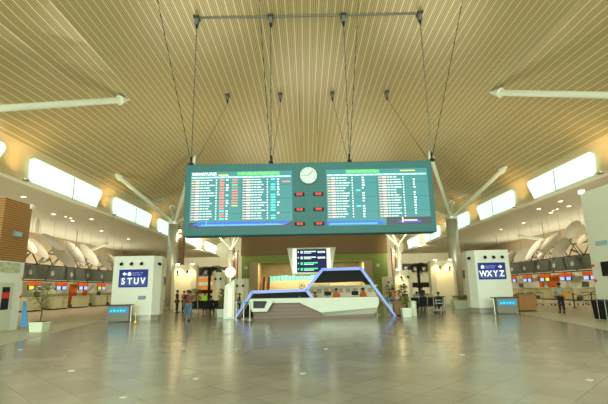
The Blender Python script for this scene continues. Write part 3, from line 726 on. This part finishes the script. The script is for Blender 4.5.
for _ in range(260):
    a = rn.uniform(0, 6.28); leaf(fo, (rn.uniform(-1.1, 1.3), rn.uniform(-.3, .3), .63+rn.random()*.15), (math.cos(a)*.5, math.sin(a)*.5, 1), rn.uniform(.15, .38), .035, .2)
fo.build('foliage', m_leafyel, t)
def palm(loc, h_, lab):
    t = thing('palm_tree', lab, 'tree', loc)
    tr = MB()
    for k in range(8): tr.tube((0, 0, .4+k*(h_-.4)/8), (0, 0, .4+(k+1)*(h_-.4)/8), .17 if k % 2 else .15, .14, n=10)
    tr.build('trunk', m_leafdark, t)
    for k in range(16):
        a = k*2.4; el = rn.uniform(-.1, .9); fr_ = MB(); L = rn.uniform(1.1, 1.5); pts = []
        for q in range(7):
            u = q/6; pts.append(Vector((math.cos(a)*L*u, math.sin(a)*L*u, h_+el*u*L*.8-1.1*u*u)))
        fr_.path(pts, .015, 5)
        for q in range(1, 7):
            for sgn in (-1, 1):
                d = Vector((math.cos(a+sgn*1.0), math.sin(a+sgn*1.0), -.35)); leaf(fr_, pts[q], d, .42, .035, .3); leaf(fr_, (pts[q]+pts[q-1])/2, d, .42, .035, .3)
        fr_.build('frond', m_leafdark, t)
    pot(t, .8, .45, m_midgrey)
palm((-10.1, 44, 0), 4.0, 'dark palm between the two white kiosks on the left'); palm((12.0, 45, 0), 4.0, 'dark palm between the white kiosks on the right')
for p in [o for o in COL.objects if o.name.startswith('palm_tree') and o.location.x > 0]:
    MB().lathe([(.2, 1.55), (.42, 1.62), (.42, 1.7), (.2, 1.75)]).build('trunk_collar', m_black, p)

# ------------------------------------------------------------------ waiting benches
def bench(loc, n, lab, rz=0):
    t = thing('waiting_bench', lab, 'bench', loc, rz)
    L = n*.56
    MB().box(-L/2, L/2, -.03, .03, .34, .40).build('beam', m_black, t)
    for k in range(n):
        x = -L/2+k*.56
        MB().box(x+.03, x+.53, -.25, .25, .42, .47).build('seat', m_black, t, bevel=.015)
        MB().hexa([(x+.03, -.27, .46), (x+.53, -.27, .46), (x+.53, -.22, .46), (x+.03, -.22, .46), (x+.03, -.38, .95), (x+.53, -.38, .95), (x+.53, -.34, .95), (x+.03, -.34, .95)]).build('backrest', m_black, t, bevel=.015)
    for k in range(n+1):
        if k % 2 == 0:
            x = -L/2+k*.56-.001*k
            MB().tube((x, 0, .36), (x, -.25, 0), .022, n=6).tube((x, 0, .36), (x, .25, 0), .022, n=6).build('leg', m_grey, t)
    return t
bench((-6.9, 30.6, 0), 5, 'row of black waiting seats behind the walking man, left of the globe pillar')
bench((8.0, 28.6, 0), 4, 'row of black waiting seats in front of the right palm')

# luggage trolleys
m_trolley = mat('trolley_steel', (.3, .31, .29), .35, .8)
def trolley(loc, rz, lab, group):
    t = thing('luggage_trolley', lab, 'trolley', loc, rz, group)
    f = MB().path([(-.28, -.4, .18), (-.28, .45, .18), (.28, .45, .18), (.28, -.4, .18), (-.28, -.4, .18)], .016, 6)
    for k in range(4): f.tube((-.2+k*.13, -.4, .18), (-.2+k*.13, .45, .18), .009, n=5)
    f.build('platform', m_trolley, t)
    MB().path([(-.28, .42, .18), (-.3, .5, 1.0), (.3, .5, 1.0), (.28, .42, .18)], .018, 6).tube((-.29, .47, .6), (.29, .47, .6), .01, n=5).path([(-.25, .46, .6), (-.25, .25, .78), (.25, .25, .78), (.25, .46, .6)], .009, 5).build('back_frame', m_trolley, t)
    MB().tube((-.3, .5, 1.0), (.3, .5, 1.0), .028, n=8).build('handle', m_dark, t)
    for x, y in ((-.24, .38), (.24, .38), (0, -.36)):
        MB().tube((x-.02, y, .07), (x+.02, y, .07), .07, n=12).build('wheel', m_black, t)
    return t
tr0 = trolley((8.05, 26.6, 0), R(180), 'steel luggage trolley parked before the right waiting seats', None)
dup(tr0, (8.6, 27.7, 0), R(172), 'steel luggage trolley just behind the front one at the right seats')
for k in range(8):
    q = dup(tr0, (16.6+k*.98, 33.5+((k*37) % 5)*.25, 0), R(176+k*3), 'steel luggage trolley in the row before the right check-in counters')
    q['group'] = 'trolleys before the right check-in counters'

# ------------------------------------------------------------------ check-in rows
def bulkhead(x0, x1, side, lab):
    t = thing('check_in_bulkhead', lab, 'bulkhead', (x0, 36, 0))
    MB().box(0, x1-x0, -3, 44, 3.1, 4.35).build('fascia', m_grey, t)
    fx = x1-x0 if side < 0 else 0
    MB().box(fx-.06, fx+.06, -3, 44, 2.84, 2.95).build('lower_rail', m_dark, t)
    for y in range(-2, 44, 4): MB().box(fx-.04, fx+.04, y-.04, y+.04, 2.9, 3.15).build('rail_hanger', m_dark, t)
    for y in (0, 12, 24, 36): MB().tube(((x1-x0)/2, y, 4.35), ((x1-x0)/2, y, 8.75), .04, n=8).build('hanger', m_midgrey, t)
    return t
bl = bulkhead(-27.2, -26, -1, 'long dark grey bulkhead with round row numbers over the left check-in counters')
br_ = bulkhead(27, 28.2, 1, 'long dark grey bulkhead with round row numbers over the right check-in counters')
m_disc = mat('number_disc', (.5, .55, .5), .5)
m_mon = mat('monitor_glow', (.3, .4, .8), .3, emit=(.42, .5, 1), es=.9)
m_mony = mat('monitor_yellow', (.6, .6, .1), .3, emit=(.6, .65, .08), es=.8)
def counter_unit(s, x, y, idx, n0, yd):
    # s=-1 left side facing +X, s=1 right side facing -X ; local: front towards +x*(-s)
    side = 'left' if s < 0 else 'right'
    d = -s
    disc = MB().tube((0, 0, 0), (d*.04, 0, 0), .24, n=20).build('number_disc', m_disc, bl if s < 0 else br_)
    px = (1.2 if s < 0 else 0); disc.location = (px, yd-36, 3.66)
    text('number', str(n0), .3, m_dark, disc, (d*.045, 0, 0), face='+x' if s < 0 else '-x')
    t = thing('check_in_screens', 'orange header with a pair of small monitors over the %s check-in row' % side, 'screen', (x, y, 2.0), group='%s check-in screens' % side)
    MB().box(-.1, .1, -1.0, 1.0, .44, .80).build('orange_header', m_orange, t)
    MB().box(-.04, .04, -.05, .05, .7, .84).build('hanger', m_dark, t)
    yy = idx % 3 == 1
    for k, y0 in enumerate((-.95, .1)):
        q = MB().box(-.06, .06, y0, y0+.85, 0, .45).build('monitor', m_dark, t)
        MB().box(d*.06-.005, d*.06+.005, y0+.06, y0+.79, .05, .4).build('picture', m_mony if (yy and k == (0 if s < 0 else 0)) else m_mon, q)
    t = thing('check_in_counter', 'beige check-in counter under the orange headers of the %s row' % side, 'counter', (x-d*.2, y, 0), group='%s check-in counters' % side)
    MB().hexa([(-.35, -1.3, .12), (.35, -1.3, .12), (.35, 1.3, .12), (-.35, 1.3, .12), (-.35, -1.15, 1.3), (.35, -1.15, 1.3), (.35, 1.3, 1.3), (-.35, 1.3, 1.3)]).build('cabinet', m_counter, t, bevel=.02)
    MB().box(-.4, .4, -1.2, 1.35, 1.3, 1.34).build('worktop', m_cream, t)
    MB().box(-.3, .3, -1.25, 1.25, 0, .12).build('kick', m_black, t)
    q = MB().box(-.4, .3, 1.35, 2.2, .1, .45).build('scale_belt', m_dark, t)
for i in range(8):
    counter_unit(-1, -26, 36.0+4.4*i, i, 1+i, 36.0+3.5*i)
    counter_unit(1, 27, 36.4+3.8*i, i+1, 1+i, 36.3+3.15*i)
# back partitions with orange doors
for s, x in ((-1, -30), (1, 31)):
    sd = 'left' if s < 0 else 'right'
    t = thing('partition_wall', 'cream partition with orange panels behind the %s check-in counters' % sd, 'partition', (x, 30, 0))
    MB().box(-.1, .1, 0, 50, 0, 2.9).build('panel', m_cream, t)
    for y, hw in ((24.2, .9), (27.1, .6)) if s < 0 else ((23.0, 1.3), (25.7, .5)):
        MB().box(-.14, .14, y-hw, y+hw, 0, 2.8).build('orange_door', m_orangewall, t)
    for y in (12, 17, 31): MB().box(-.12, .12, y-.6, y+.6, .9, 1.9).build('notice_board', m_grey, t)

# fabric petals above the check-in rows
Lp = [(-26.4,39.2,6.9,-24.2,5.4,0.82),(-26.6,41.4,7.6,-24.0,6.3,0.87),(-26.6,43.4,6.6,-24.0,4.9,1.21),(-26.6,45.6,7.3,-24.1,5.3,1.17),(-26.5,48.6,7.3,-24.1,5.3,1.13),(-26.3,52.4,6.4,-24.3,4.9,0.85),(-25.9,46.9,5.9,-24.8,4.9,0.54),(-26.2,54.6,6.8,-24.4,5.3,0.74),(-26.0,38.0,6.8,-24.6,5.7,0.74),(-25.3,38.7,7.2,-25.3,8.6,0.45),(-25.8,35.6,6.2,-24.8,5.1,0.72)]
Rp = [(25.3,50.9,4.9,27.3,6.2,1.18),(25.2,48.2,5.0,27.5,6.9,0.67),(25.1,44.8,5.5,27.6,7.1,1.15),(25.6,46.4,4.9,27.0,5.7,0.64),(25.2,42.8,4.9,27.5,6.6,1.2),(25.5,40.6,6.5,27.1,7.8,1.13),(25.7,39.4,5.7,26.9,6.5,0.56),(25.5,37.6,5.2,27.2,6.5,0.64),(25.8,36.2,5.2,26.8,5.8,0.63),(26.1,38.3,6.7,26.5,8.9,0.53),(25.5,53.8,5.3,27.1,6.2,0.61)]
for sd, PP in (('left', Lp), ('right', Rp)):
    for (xa, y, za, xb, zb, wdt) in PP:
        if abs(xb-xa) > .5:   # the sloping ones hang a little steeper
            mz, hz, mx_, hx_ = (za+zb)/2-.25, (zb-za)/2*1.3, (xa+xb)/2, (xb-xa)/2*.95
            za, zb, xa, xb = mz-hz, mz+hz, mx_-hx_, mx_+hx_; wdt *= .88
        a, c = Vector((xa, y, za)), Vector((xb, y, zb)); mid = (a+c)/2; ax = (c-a)/2
        L = ax.length; ax.normalize(); wv = ax.cross(Vector((0, 1, 0))).normalized(); wv = (wv+Vector((0, .45, 0))).normalized(); nn = ax.cross(wv).normalized()
        b = MB(); NU = 24; rings = [0, .35, .7, .92, 1]
        for off in (0, -.05):
            for r_ in rings:
                for k in range(NU):
                    th = 2*math.pi*k/NU; u, v = r_*math.cos(th), r_*math.sin(th)
                    b.v.append(tuple(mid*0+ax*L*u+wv*wdt*.52*v+nn*(.12*(1-r_*r_)+off)))
        for o_ in (0, 1):
            for q in range(len(rings)-1):
                for k in range(NU):
                    k2 = (k+1) % NU; i0 = o_*len(rings)*NU+q*NU; f = (i0+k, i0+k2, i0+NU+k2, i0+NU+k); b.f.append(f if o_ else f[::-1])
        for k in range(NU):
            k2 = (k+1) % NU; i0 = (len(rings)-1)*NU; i1 = (2*len(rings)-1)*NU; b.f.append((i0+k, i0+k2, i1+k2, i1+k))
        t = thing('fabric_petal', 'pale oval fabric petal hanging above the %s check-in row' % sd, 'ceiling panel', mid, group='%s fabric petals' % sd)
        b.build('petal', m_fabric, t, smooth=True)
        tp = 8.75-mid.z
        MB().tube((0, 0, .05), (0, 0, tp), .012, n=5).build('hanger', m_midgrey, t)
# trusses under the petals
for s, x in ((-1, -26.6), (1, 27.6)):
    sd = 'left' if s < 0 else 'right'
    t = thing('roof_truss', 'dark tubular truss on top of the %s check-in bulkhead' % sd, 'truss', (x, 34, 4.35))
    MB().tube((0, 0, .15), (0, 30, .15), .07, n=8).tube((0, 0, 1.35), (0, 30, 1.35), .07, n=8).build('chord', m_dark, t)
    q = MB()
    for k in range(12):
        q.tube((0, k*2.5, .1), (0, k*2.5+1.25, 1.35), .06, n=6).tube((0, k*2.5+1.25, 1.35), (0, k*2.5+2.5, .1), .06, n=6)
        q.tube((-.4, k*2.5, .1), (.7*-s, k*2.5+.9, 1.7), .045, n=6)
    q.build('diagonal', m_grey, t)
    q = MB()
    for k in range(7): q.tube((-s*-.6, k*4+1, .5), (-s*-.6, k*4+2.3, .9), .16, n=10)
    q.build('silver_duct', m_chrome, t)
for a, c, lab in (((-28.3, 59, 8.5), (-31.6, 61, 7.8), 'short white strut under the left soffit behind the petals'), ((29.9, 58.5, 8.5), (33.2, 56, 7.4), 'short white strut under the right soffit behind the petals')):
    o = MB().tube(a, c, .22, n=12).build('strut', m_whitegloss); tag(o, lab, 'strut')

# queue barriers at the right check-in hall
for k, (x, y) in enumerate(((18.6, 29.8), (20.2, 30.3), (21.9, 30.8))):
    t = thing('queue_post', ('grey queue post nearest the woman with the orange bag', 'grey queue post between the two others by the right check-in', 'grey queue post closest to the white block at the right edge')[k], 'stanchion', (x, y, 0))
    MB().lathe([(.18, 0), (.18, .03), (.04, .06)]).build('base', m_dark, t); MB().lathe([(.04, .06), (.04, 1.05)]).build('post', m_dark, t)
    if k < 2: MB().path([(0, 0, .95), (.8, .25, .78), (1.65, .5, .95)], .02, 6).build('rope', m_black, t)

# ------------------------------------------------------------------ far end of the hall
o = thing('shop_band', 'long white balcony band with a round logo inside the golden portal', 'sign', (0, 79, 0))
MB().box(-8.4, 10.3, 0, .4, 1.5, 3.25).build('band', mat('band_cream', (.62, .56, .36), .5), o)
q = MB().tube((0, -.08, 0), (0, 0, 0), .55, n=28).build('logo_disc', m_midgrey, o); q.location = (-.85, 0, 2.35)
MB().tube((0, -.1, 0), (0, -.08, 0), .44, n=28).build('logo_inner', MATS['band_cream'], q); MB().box(-.08, .08, -.12, -.1, -.3, .3).box(-.28, .28, -.12, -.1, -.06, .06).build('logo_mark', m_midgrey, q)
q = MB()
for k in range(10): q.box(.3+k*.42, .6+k*.42, -.03, 0, 2.3, 2.6)
q.build('band_lettering', m_midgrey, o)
for k in range(24):
    x = -7.0+k*.72; h_ = rnd.uniform(.5, .9)
    g = MB().box(x, x+.6, 80.2, 80.3, 3.2, 3.6+h_*.9).build('shop_screen', mat('cyan_glow', (.2, .7, .65), .3, emit=(.12, .62, .56), es=.55, noise=.5, nscale=2)); tag(g, 'cyan glowing screen above the white band inside the portal', 'screen', 'cyan screens in the portal')
for k, x in enumerate((-8.1, -7.2)):
    g = thing('dark_banner', ('dark leaning panel at the left edge inside the portal', 'dark leaning panel second from the left inside the portal')[k], 'panel', (x, 77.5, 0))
    MB().hexa([(-.35, -.1, 0), (.35, -.1, 0), (.35, .1, 0), (-.35, .1, 0), (-.1, -.1, 4), (.6, -.1, 4), (.6, .1, 4), (-.1, .1, 4)]).build('panel', m_dark, g); MB().hexa([(-.3, -.12, .2), (.0, -.12, .2), (.0, -.1, .2), (-.3, -.1, .2), (-.05, -.12, 3.9), (.1, -.12, 3.9), (.1, -.1, 3.9), (-.05, -.1, 3.9)]).build('edge', m_orangewall, g)
for s, x0, nm in ((-1, -23.6, 'left'), (1, 18.8, 'right')):
    t = thing('far_shop_front', 'far %s shop front with dark windows and signs on the end wall' % nm, 'shop front', (x0, 89, 0))
    for k in range(4): 
        q = MB().box(k*1.9, k*1.9+1.6, -.1, 1, 4.9, 6.6).build('window', m_dark, t)
        MB().box(k*1.9+.15, k*1.9+.8, -.14, -.1, 5.1, 5.9).build('window_poster', m_white, q)
    if s < 0:
        q = MB().box(0, 5.6, -.4, 1, 1.9, 4.3).build('orange_sign', mat('far_orange', (.7, .28, .05), .5, emit=(.8, .25, .03), es=.2), t); MB().box(.8, 4.8, -.45, -.4, 2.8, 3.5).build('sign_text_panel', m_white, q)
        MB().box(0, 7, -.5, 1, 1.2, 1.9).build('dark_canopy', m_black, t)
        MB().box(.3, 5, -.3, 1, 0, 1.2).build('yellow_front', mat('yellow_front', (.6, .5, .15), .5), t)
    else:
        MB().box(2.8, 7.2, -.4, 1, 1.6, 2.6).build('dark_sign', m_black, t)
        MB().box(2.8, 7.2, -.3, 1, .3, 1.6).build('pale_front', m_white, t)

# ------------------------------------------------------------------ people
def skin_obj(name, chains, m, parent, lvl=1, root=0):
    vs, es, rs = [], [], []; idx = {}
    for ch in chains:
        prev = None
        for (key, p, r_) in ch:
            if key in idx: i = idx[key]
            else: i = idx[key] = len(vs); vs.append(p); rs.append(r_)
            if prev is not None: es.append((prev, i))
            prev = i
    me = bpy.data.meshes.new(name); me.from_pydata(vs, es, []); me.materials.append(m)
    o = bpy.data.objects.new(name, me); COL.objects.link(o)
    md = o.modifiers.new('skin', 'SKIN'); md.use_smooth_shade = True
    for i, r_ in enumerate(rs):
        r_ = r_ if isinstance(r_, tuple) else (r_, r_)
        me.skin_vertices[0].data[i].radius = r_; me.skin_vertices[0].data[i].use_root = (i == root)
    sb = o.modifiers.new('sub', 'SUBSURF'); sb.levels = lvl; sb.render_levels = lvl
    bpy.context.view_layer.update()
    me2 = bpy.data.meshes.new_from_object(o.evaluated_get(bpy.context.evaluated_depsgraph_get()))
    o.modifiers.clear(); o.data = me2; bpy.data.meshes.remove(me); o.parent = parent
    return o
def V(*a): return Vector(a)
def person(loc, rz, label, shirt, trousers, pose='stand', arms='down', h_=1.0, long_sleeve=False, hairlong=False, group=None, extra=None):
    t = thing('person', label, 'person', loc, rz)
    t.scale = (h_,)*3
    sit = pose == 'sit'
    dz = -.44 if sit else 0      # pelvis .92 -> .48 (+seat)
    P = {}
    P['pel'] = V(0, 0, .94+dz); P['sp'] = V(0, .01, 1.13+dz); P['ch'] = V(0, 0, 1.32+dz); P['nk'] = V(0, .01, 1.46+dz)
    P['hb'] = V(0, -.01, 1.54+dz); P['hm'] = V(0, -.02, 1.60+dz); P['ht'] = V(0, -.01, 1.67+dz)
    for s, L in ((-1, 'L'), (1, 'R')):
        P['sh'+L] = V(.165*s, .01, 1.39+dz)
        P['hip'+L] = V(.085*s, 0, .88+dz)
        if arms == 'down': e, w_ = V(.215*s, .02, 1.12+dz), V(.225*s, -.05, .88+dz)
        elif arms == 'hold': e, w_ = V(.23*s, .02, 1.13+dz), V(.10*s, -.24, 1.14+dz)
        elif arms == 'lap': e, w_ = V(.22*s, -.02, 1.14+dz), V(.12*s, -.24, 1.03+dz)
        elif arms == 'reach': e, w_ = (V(.22*s, -.08, 1.16+dz), V(.12*s, -.33, 1.15+dz)) if s > 0 else (V(.21*s, .02, 1.12+dz), V(.22*s, -.1, .9+dz))
        P['el'+L], P['wr'+L] = e, w_
        if sit: k, a, f = V(.11*s, -.42, .50), V(.11*s, -.42, .09), V(.12*s, -.55, .035)
        elif pose == 'walk': k, a, f = ((V(.10*s, -.12, .50), V(.10*s, -.16, .09), V(.11*s, -.29, .035)) if s > 0 else (V(.09*s, .02, .49), V(.10*s, .20, .12), V(.11*s, .1, .035)))
        else: k, a, f = V(.10*s, -.015, .49), V(.11*s, .01, .09), V(.13*s, -.13, .035)
        P['kn'+L], P['an'+L], P['ft'+L] = k, a, f
    c = [[('pel', P['pel'], (.145, .11)), ('sp', P['sp'], (.125, .095)), ('ch', P['ch'], (.15, .10)), ('nk', P['nk'], .05), ('hb', P['hb'], .06), ('hm', P['hm'], (.078, .092)), ('ht', P['ht'], (.06, .07))],
         [('hm', P['hm'], 0), ('nose', P['hm']+V(0, -.10, -.02), .012)]]
    for L, s in (('L', -1), ('R', 1)):
        c.append([('ch', 0, 0), ('sh'+L, P['sh'+L], .055), ('el'+L, P['el'+L], .04), ('wr'+L, P['wr'+L], .027)])
        d = (P['wr'+L]-P['el'+L]).normalized(); pm = P['wr'+L]+d*.06
        c.append([('wr'+L, 0, 0), ('pm'+L, pm, (.034, .02))])
        c.append([('pel', 0, 0), ('hip'+L, P['hip'+L], .085), ('kn'+L, P['kn'+L], .055), ('an'+L, P['an'+L], .036), ('ft'+L, P['ft'+L], .035)])
        c.append([('hm', 0, 0), ('ear'+L, P['hm']+V(.085*s, .01, -.01), .014)])
        sd = V(s, 0, 0) if abs(d.x) < .8 else V(0, 0, 1)
        side = (sd-d*sd.dot(d)).normalized(); crv = side.cross(d)*(-s)
        side = side.cross(d).normalized() if arms == 'down' else side
        for fi, (o_, ln) in enumerate(((-.026, .07), (-.009, .08), (.009, .075), (.026, .06))):
            b0 = pm+side*o_+d*.02
            c.append([('pm'+L, 0, 0), ('f%d%s' % (fi, L), b0+d*.02, .0085), ('g%d%s' % (fi, L), b0+d*(.02+ln*.5)+V(0, -.006, 0), .008), ('h%d%s' % (fi, L), b0+d*(.015+ln*.9)+V(0, -.02, 0), .007)])
        tb = P['wr'+L]+d*.03
        c.append([('wr'+L, 0, 0), ('t1'+L, tb-side*.035+V(0, -.008, 0), .01), ('t2'+L, tb-side*.05+d*.035+V(0, -.015, 0), .008)])
    fixed = [[(k, p, r_) for (k, p, r_) in ch] for ch in c]
    body = skin_obj('body', fixed, m_skin, t)
    # shirt
    sh = [[('pel', P['pel']+V(0, 0, .0), (.165, .128)), ('sp', P['sp'], (.148, .115)), ('ch', P['ch'], (.172, .12)), ('nk', P['nk']-V(0, 0, .035), .072)]]
    for L in 'LR':
        e = P['el'+L]; s_ = P['sh'+L]
        cc = [('ch', 0, 0), ('sh'+L, s_, .074)]
        if long_sleeve: cc += [('el'+L, e, .056), ('wr'+L, P['wr'+L].lerp(e, .1), .042)]
        else: cc += [('m'+L, s_.lerp(e, .8), .062)]
        sh.append(cc)
    skin_obj('shirt', sh, shirt, t)
    tr = [[('pel', P['pel']-V(0, 0, .02), (.155, .12))]]
    for L in 'LR': tr.append([('pel', P['pel']-V(0, 0, .02), (.155, .12)), ('hip'+L, P['hip'+L], .10), ('kn'+L, P['kn'+L], .082), ('an'+L, P['an'+L]+V(0, 0, .02), .066)])
    skin_obj('trousers', tr[1:], trousers, t)
    for L, s in (('L', -1), ('R', 1)):
        a, f = P['an'+L], P['ft'+L]
        MB().ball(((a.x+f.x)/2, (a.y+f.y)/2, max(.045, (a.z*.4+f.z*.6)-.01)), .15, 12, 8, .34, 1, .30).build('shoe', m_black, t, smooth=True)
    hm = P['hm']
    hb = MB().ball((hm.x, hm.y+.022, hm.z+.045), .108, 16, 10, .92, 1.0, .86)
    if hairlong: hb.ball((hm.x, hm.y+.07, hm.z-.02), .085, 14, 8, 1, .7, 1.5)
    hb.build('hair', m_hair, t, smooth=True)
    MB().ball((-.032, hm.y-.093, hm.z+.005), .011, 8, 6).ball((.032, hm.y-.093, hm.z+.005), .011, 8, 6).build('eyes', m_black, t)
    MB().box(-.022, .022, hm.y-.092, hm.y-.086, hm.z-.052, hm.z-.045).build('mouth', mat('lips', (.25, .08, .06), .6), t)
    return t
def cloth(n, c): return mat('cloth_'+n, c, .8)
c_navy, c_blk, c_jean = cloth('navy', (.03, .04, .09)), cloth('black', (.018, .018, .02)), cloth('jeans', (.10, .18, .26))
c_or, c_plaid, c_wht, c_hv, c_yel = cloth('orange', (.75, .13, .02)), mat('plaid', (.17, .06, .035), .8, noise=.5, nscale=14), cloth('white', (.5, .52, .5)), cloth('hivis', (.35, .85, .05)), cloth('yellow', (.75, .6, .03))
c_teal, c_lblue, c_grey = cloth('pale_teal', (.30, .48, .45)), cloth('light_blue', (.22, .34, .45)), cloth('grey', (.2, .2, .2))
person((-6.55, 23.9, 0), R(-15), 'person in brown-red patterned shirt and jeans walking towards the camera, left of centre', c_plaid, c_jean, 'walk', 'hold', .95)
person((-6.98, 25.0, 0), R(20), 'person in dark shirt and jeans half hidden behind the walking man', c_blk, c_jean, 'stand', 'down', .98)
person((-10.15, 33.4, 0), R(90), 'person in black, leftmost of the group by the lit white kiosk', c_blk, c_blk, 'stand', 'down', 1.0)
person((-9.72, 33.75, 0), R(60), 'person in orange vest in the middle of the group by the lit white kiosk', c_or, c_navy, 'stand', 'hold', .97)
person((-9.2, 33.4, 0), R(-80), 'person in pale blue shirt at the right of the group by the lit white kiosk', c_lblue, c_blk, 'stand', 'hold', 1.0, long_sleeve=True)
person((-7.7, 32.2, 0), R(170), 'person in a bright green vest behind the left black seats', c_hv, c_navy, 'stand', 'down', .86, long_sleeve=True)
person((-6.9, 30.75, 0), R(180), 'person in dark clothes sitting on the left black seats', c_navy, c_blk, 'sit', 'lap', 1.0)
person((-5.95, 31.6, 0), R(-70), 'person in orange shirt standing by the plant left of the globe pillar', c_or, c_grey, 'stand', 'reach', .99)
person((-5.1, 30.5, 0), R(160), 'person in yellow vest partly seen right of the globe pillar', c_yel, c_blk, 'stand', 'down', .85)
person((-4.75, 30.2, 0), R(100), 'person in black beside the yellow-vested one, right of the globe pillar', c_blk, c_blk, 'stand', 'down', .83)
person((1.85, 26.2, 0), R(5), 'clerk in orange shirt behind the middle of the information desk', c_or, c_blk, 'stand', 'lap', .95)
person((3.5, 26.3, 0), R(35), 'clerk in orange shirt behind the right end of the information desk', c_or, c_blk, 'stand', 'reach', .95)
person((.55, 27.0, 0), R(-20), 'clerk in orange shirt bowed low at the left end of the white desk block', c_or, c_blk, 'stand', 'lap', .84)
person((5.75, 28.2, 0), R(70), 'person in orange shirt standing behind the small wooden counter', c_or, c_blk, 'stand', 'reach', .93)
person((7.45, 28.75, 0), R(180), 'person in blue shirt sitting on the right black seats', c_lblue, c_blk, 'sit', 'lap', 1.03, long_sleeve=True)
person((6.95, 30.0, 0), R(160), 'person in dark clothes beyond the left end of the right seats', c_blk, c_blk, 'stand', 'down', .8)
person((8.9, 28.75, 0), R(180), 'person in black sitting at the right end of the right seats', c_blk, c_blk, 'sit', 'lap', 1.0)
person((8.7, 32.0, 0), R(10), 'person in black standing behind the right waiting seats', c_blk, c_blk, 'stand', 'down', .97)
pw = person((14.8, 24.9, 0), R(175), 'person walking away in a pale teal top and black trousers, carrying an orange bag', c_teal, c_blk, 'stand', 'down', 1.0)
bg = thing('shoulder_bag', 'orange shoulder bag worn by the person walking away at right', 'bag', (15.02, 24.74, .92))
MB().hexa([(-.17, -.07, 0), (.17, -.07, 0), (.17, .07, 0), (-.17, .07, 0), (-.14, -.05, .26), (.14, -.05, .26), (.14, .05, .26), (-.14, .05, .26)]).build('pouch', cloth('bag_orange', (.9, .32, .02)), bg, bevel=.03)
MB().path([(-.08, 0, .24), (-.28, .0, .45), (-.36, .12, .53)], .014, 6).build('strap', MATS['cloth_bag_orange'], bg)

# light switch-like far fittings on the green wall
for x in (-9.3+-.9, 12.9):
    t = thing('wall_plate', 'small pale wall plate on the green wall %s of the golden portal' % ('left' if x < 0 else 'right'), 'wall fitting', (x-.5 if x < 0 else x, 74.95, 5.6))
    MB().box(-.25, .25, -.08, .05, -.25, .25).build('plate', m_white, t); MB().box(-.1, .1, -.1, -.08, -.1, .1).build('face', m_grey, t)

# flush round markers in the hall floor
for i, (x, y) in enumerate([(-5.0, 9.3), (-2.1, 8.3), (-2.9, 7.0), (-0.1, 8.6), (3.7, 10.5), (4.8, 7.6), (0.5, 11.9), (-8.5, 12.9)]):
    o = MB().lathe([(.07, 0), (.07, .006), (.06, .009)], 20).build('floor_marker', m_steel); o.location = (x, y, 0)
    tag(o, 'small pale round marker set flush in the grey hall floor', 'floor marker', 'floor markers in the hall')
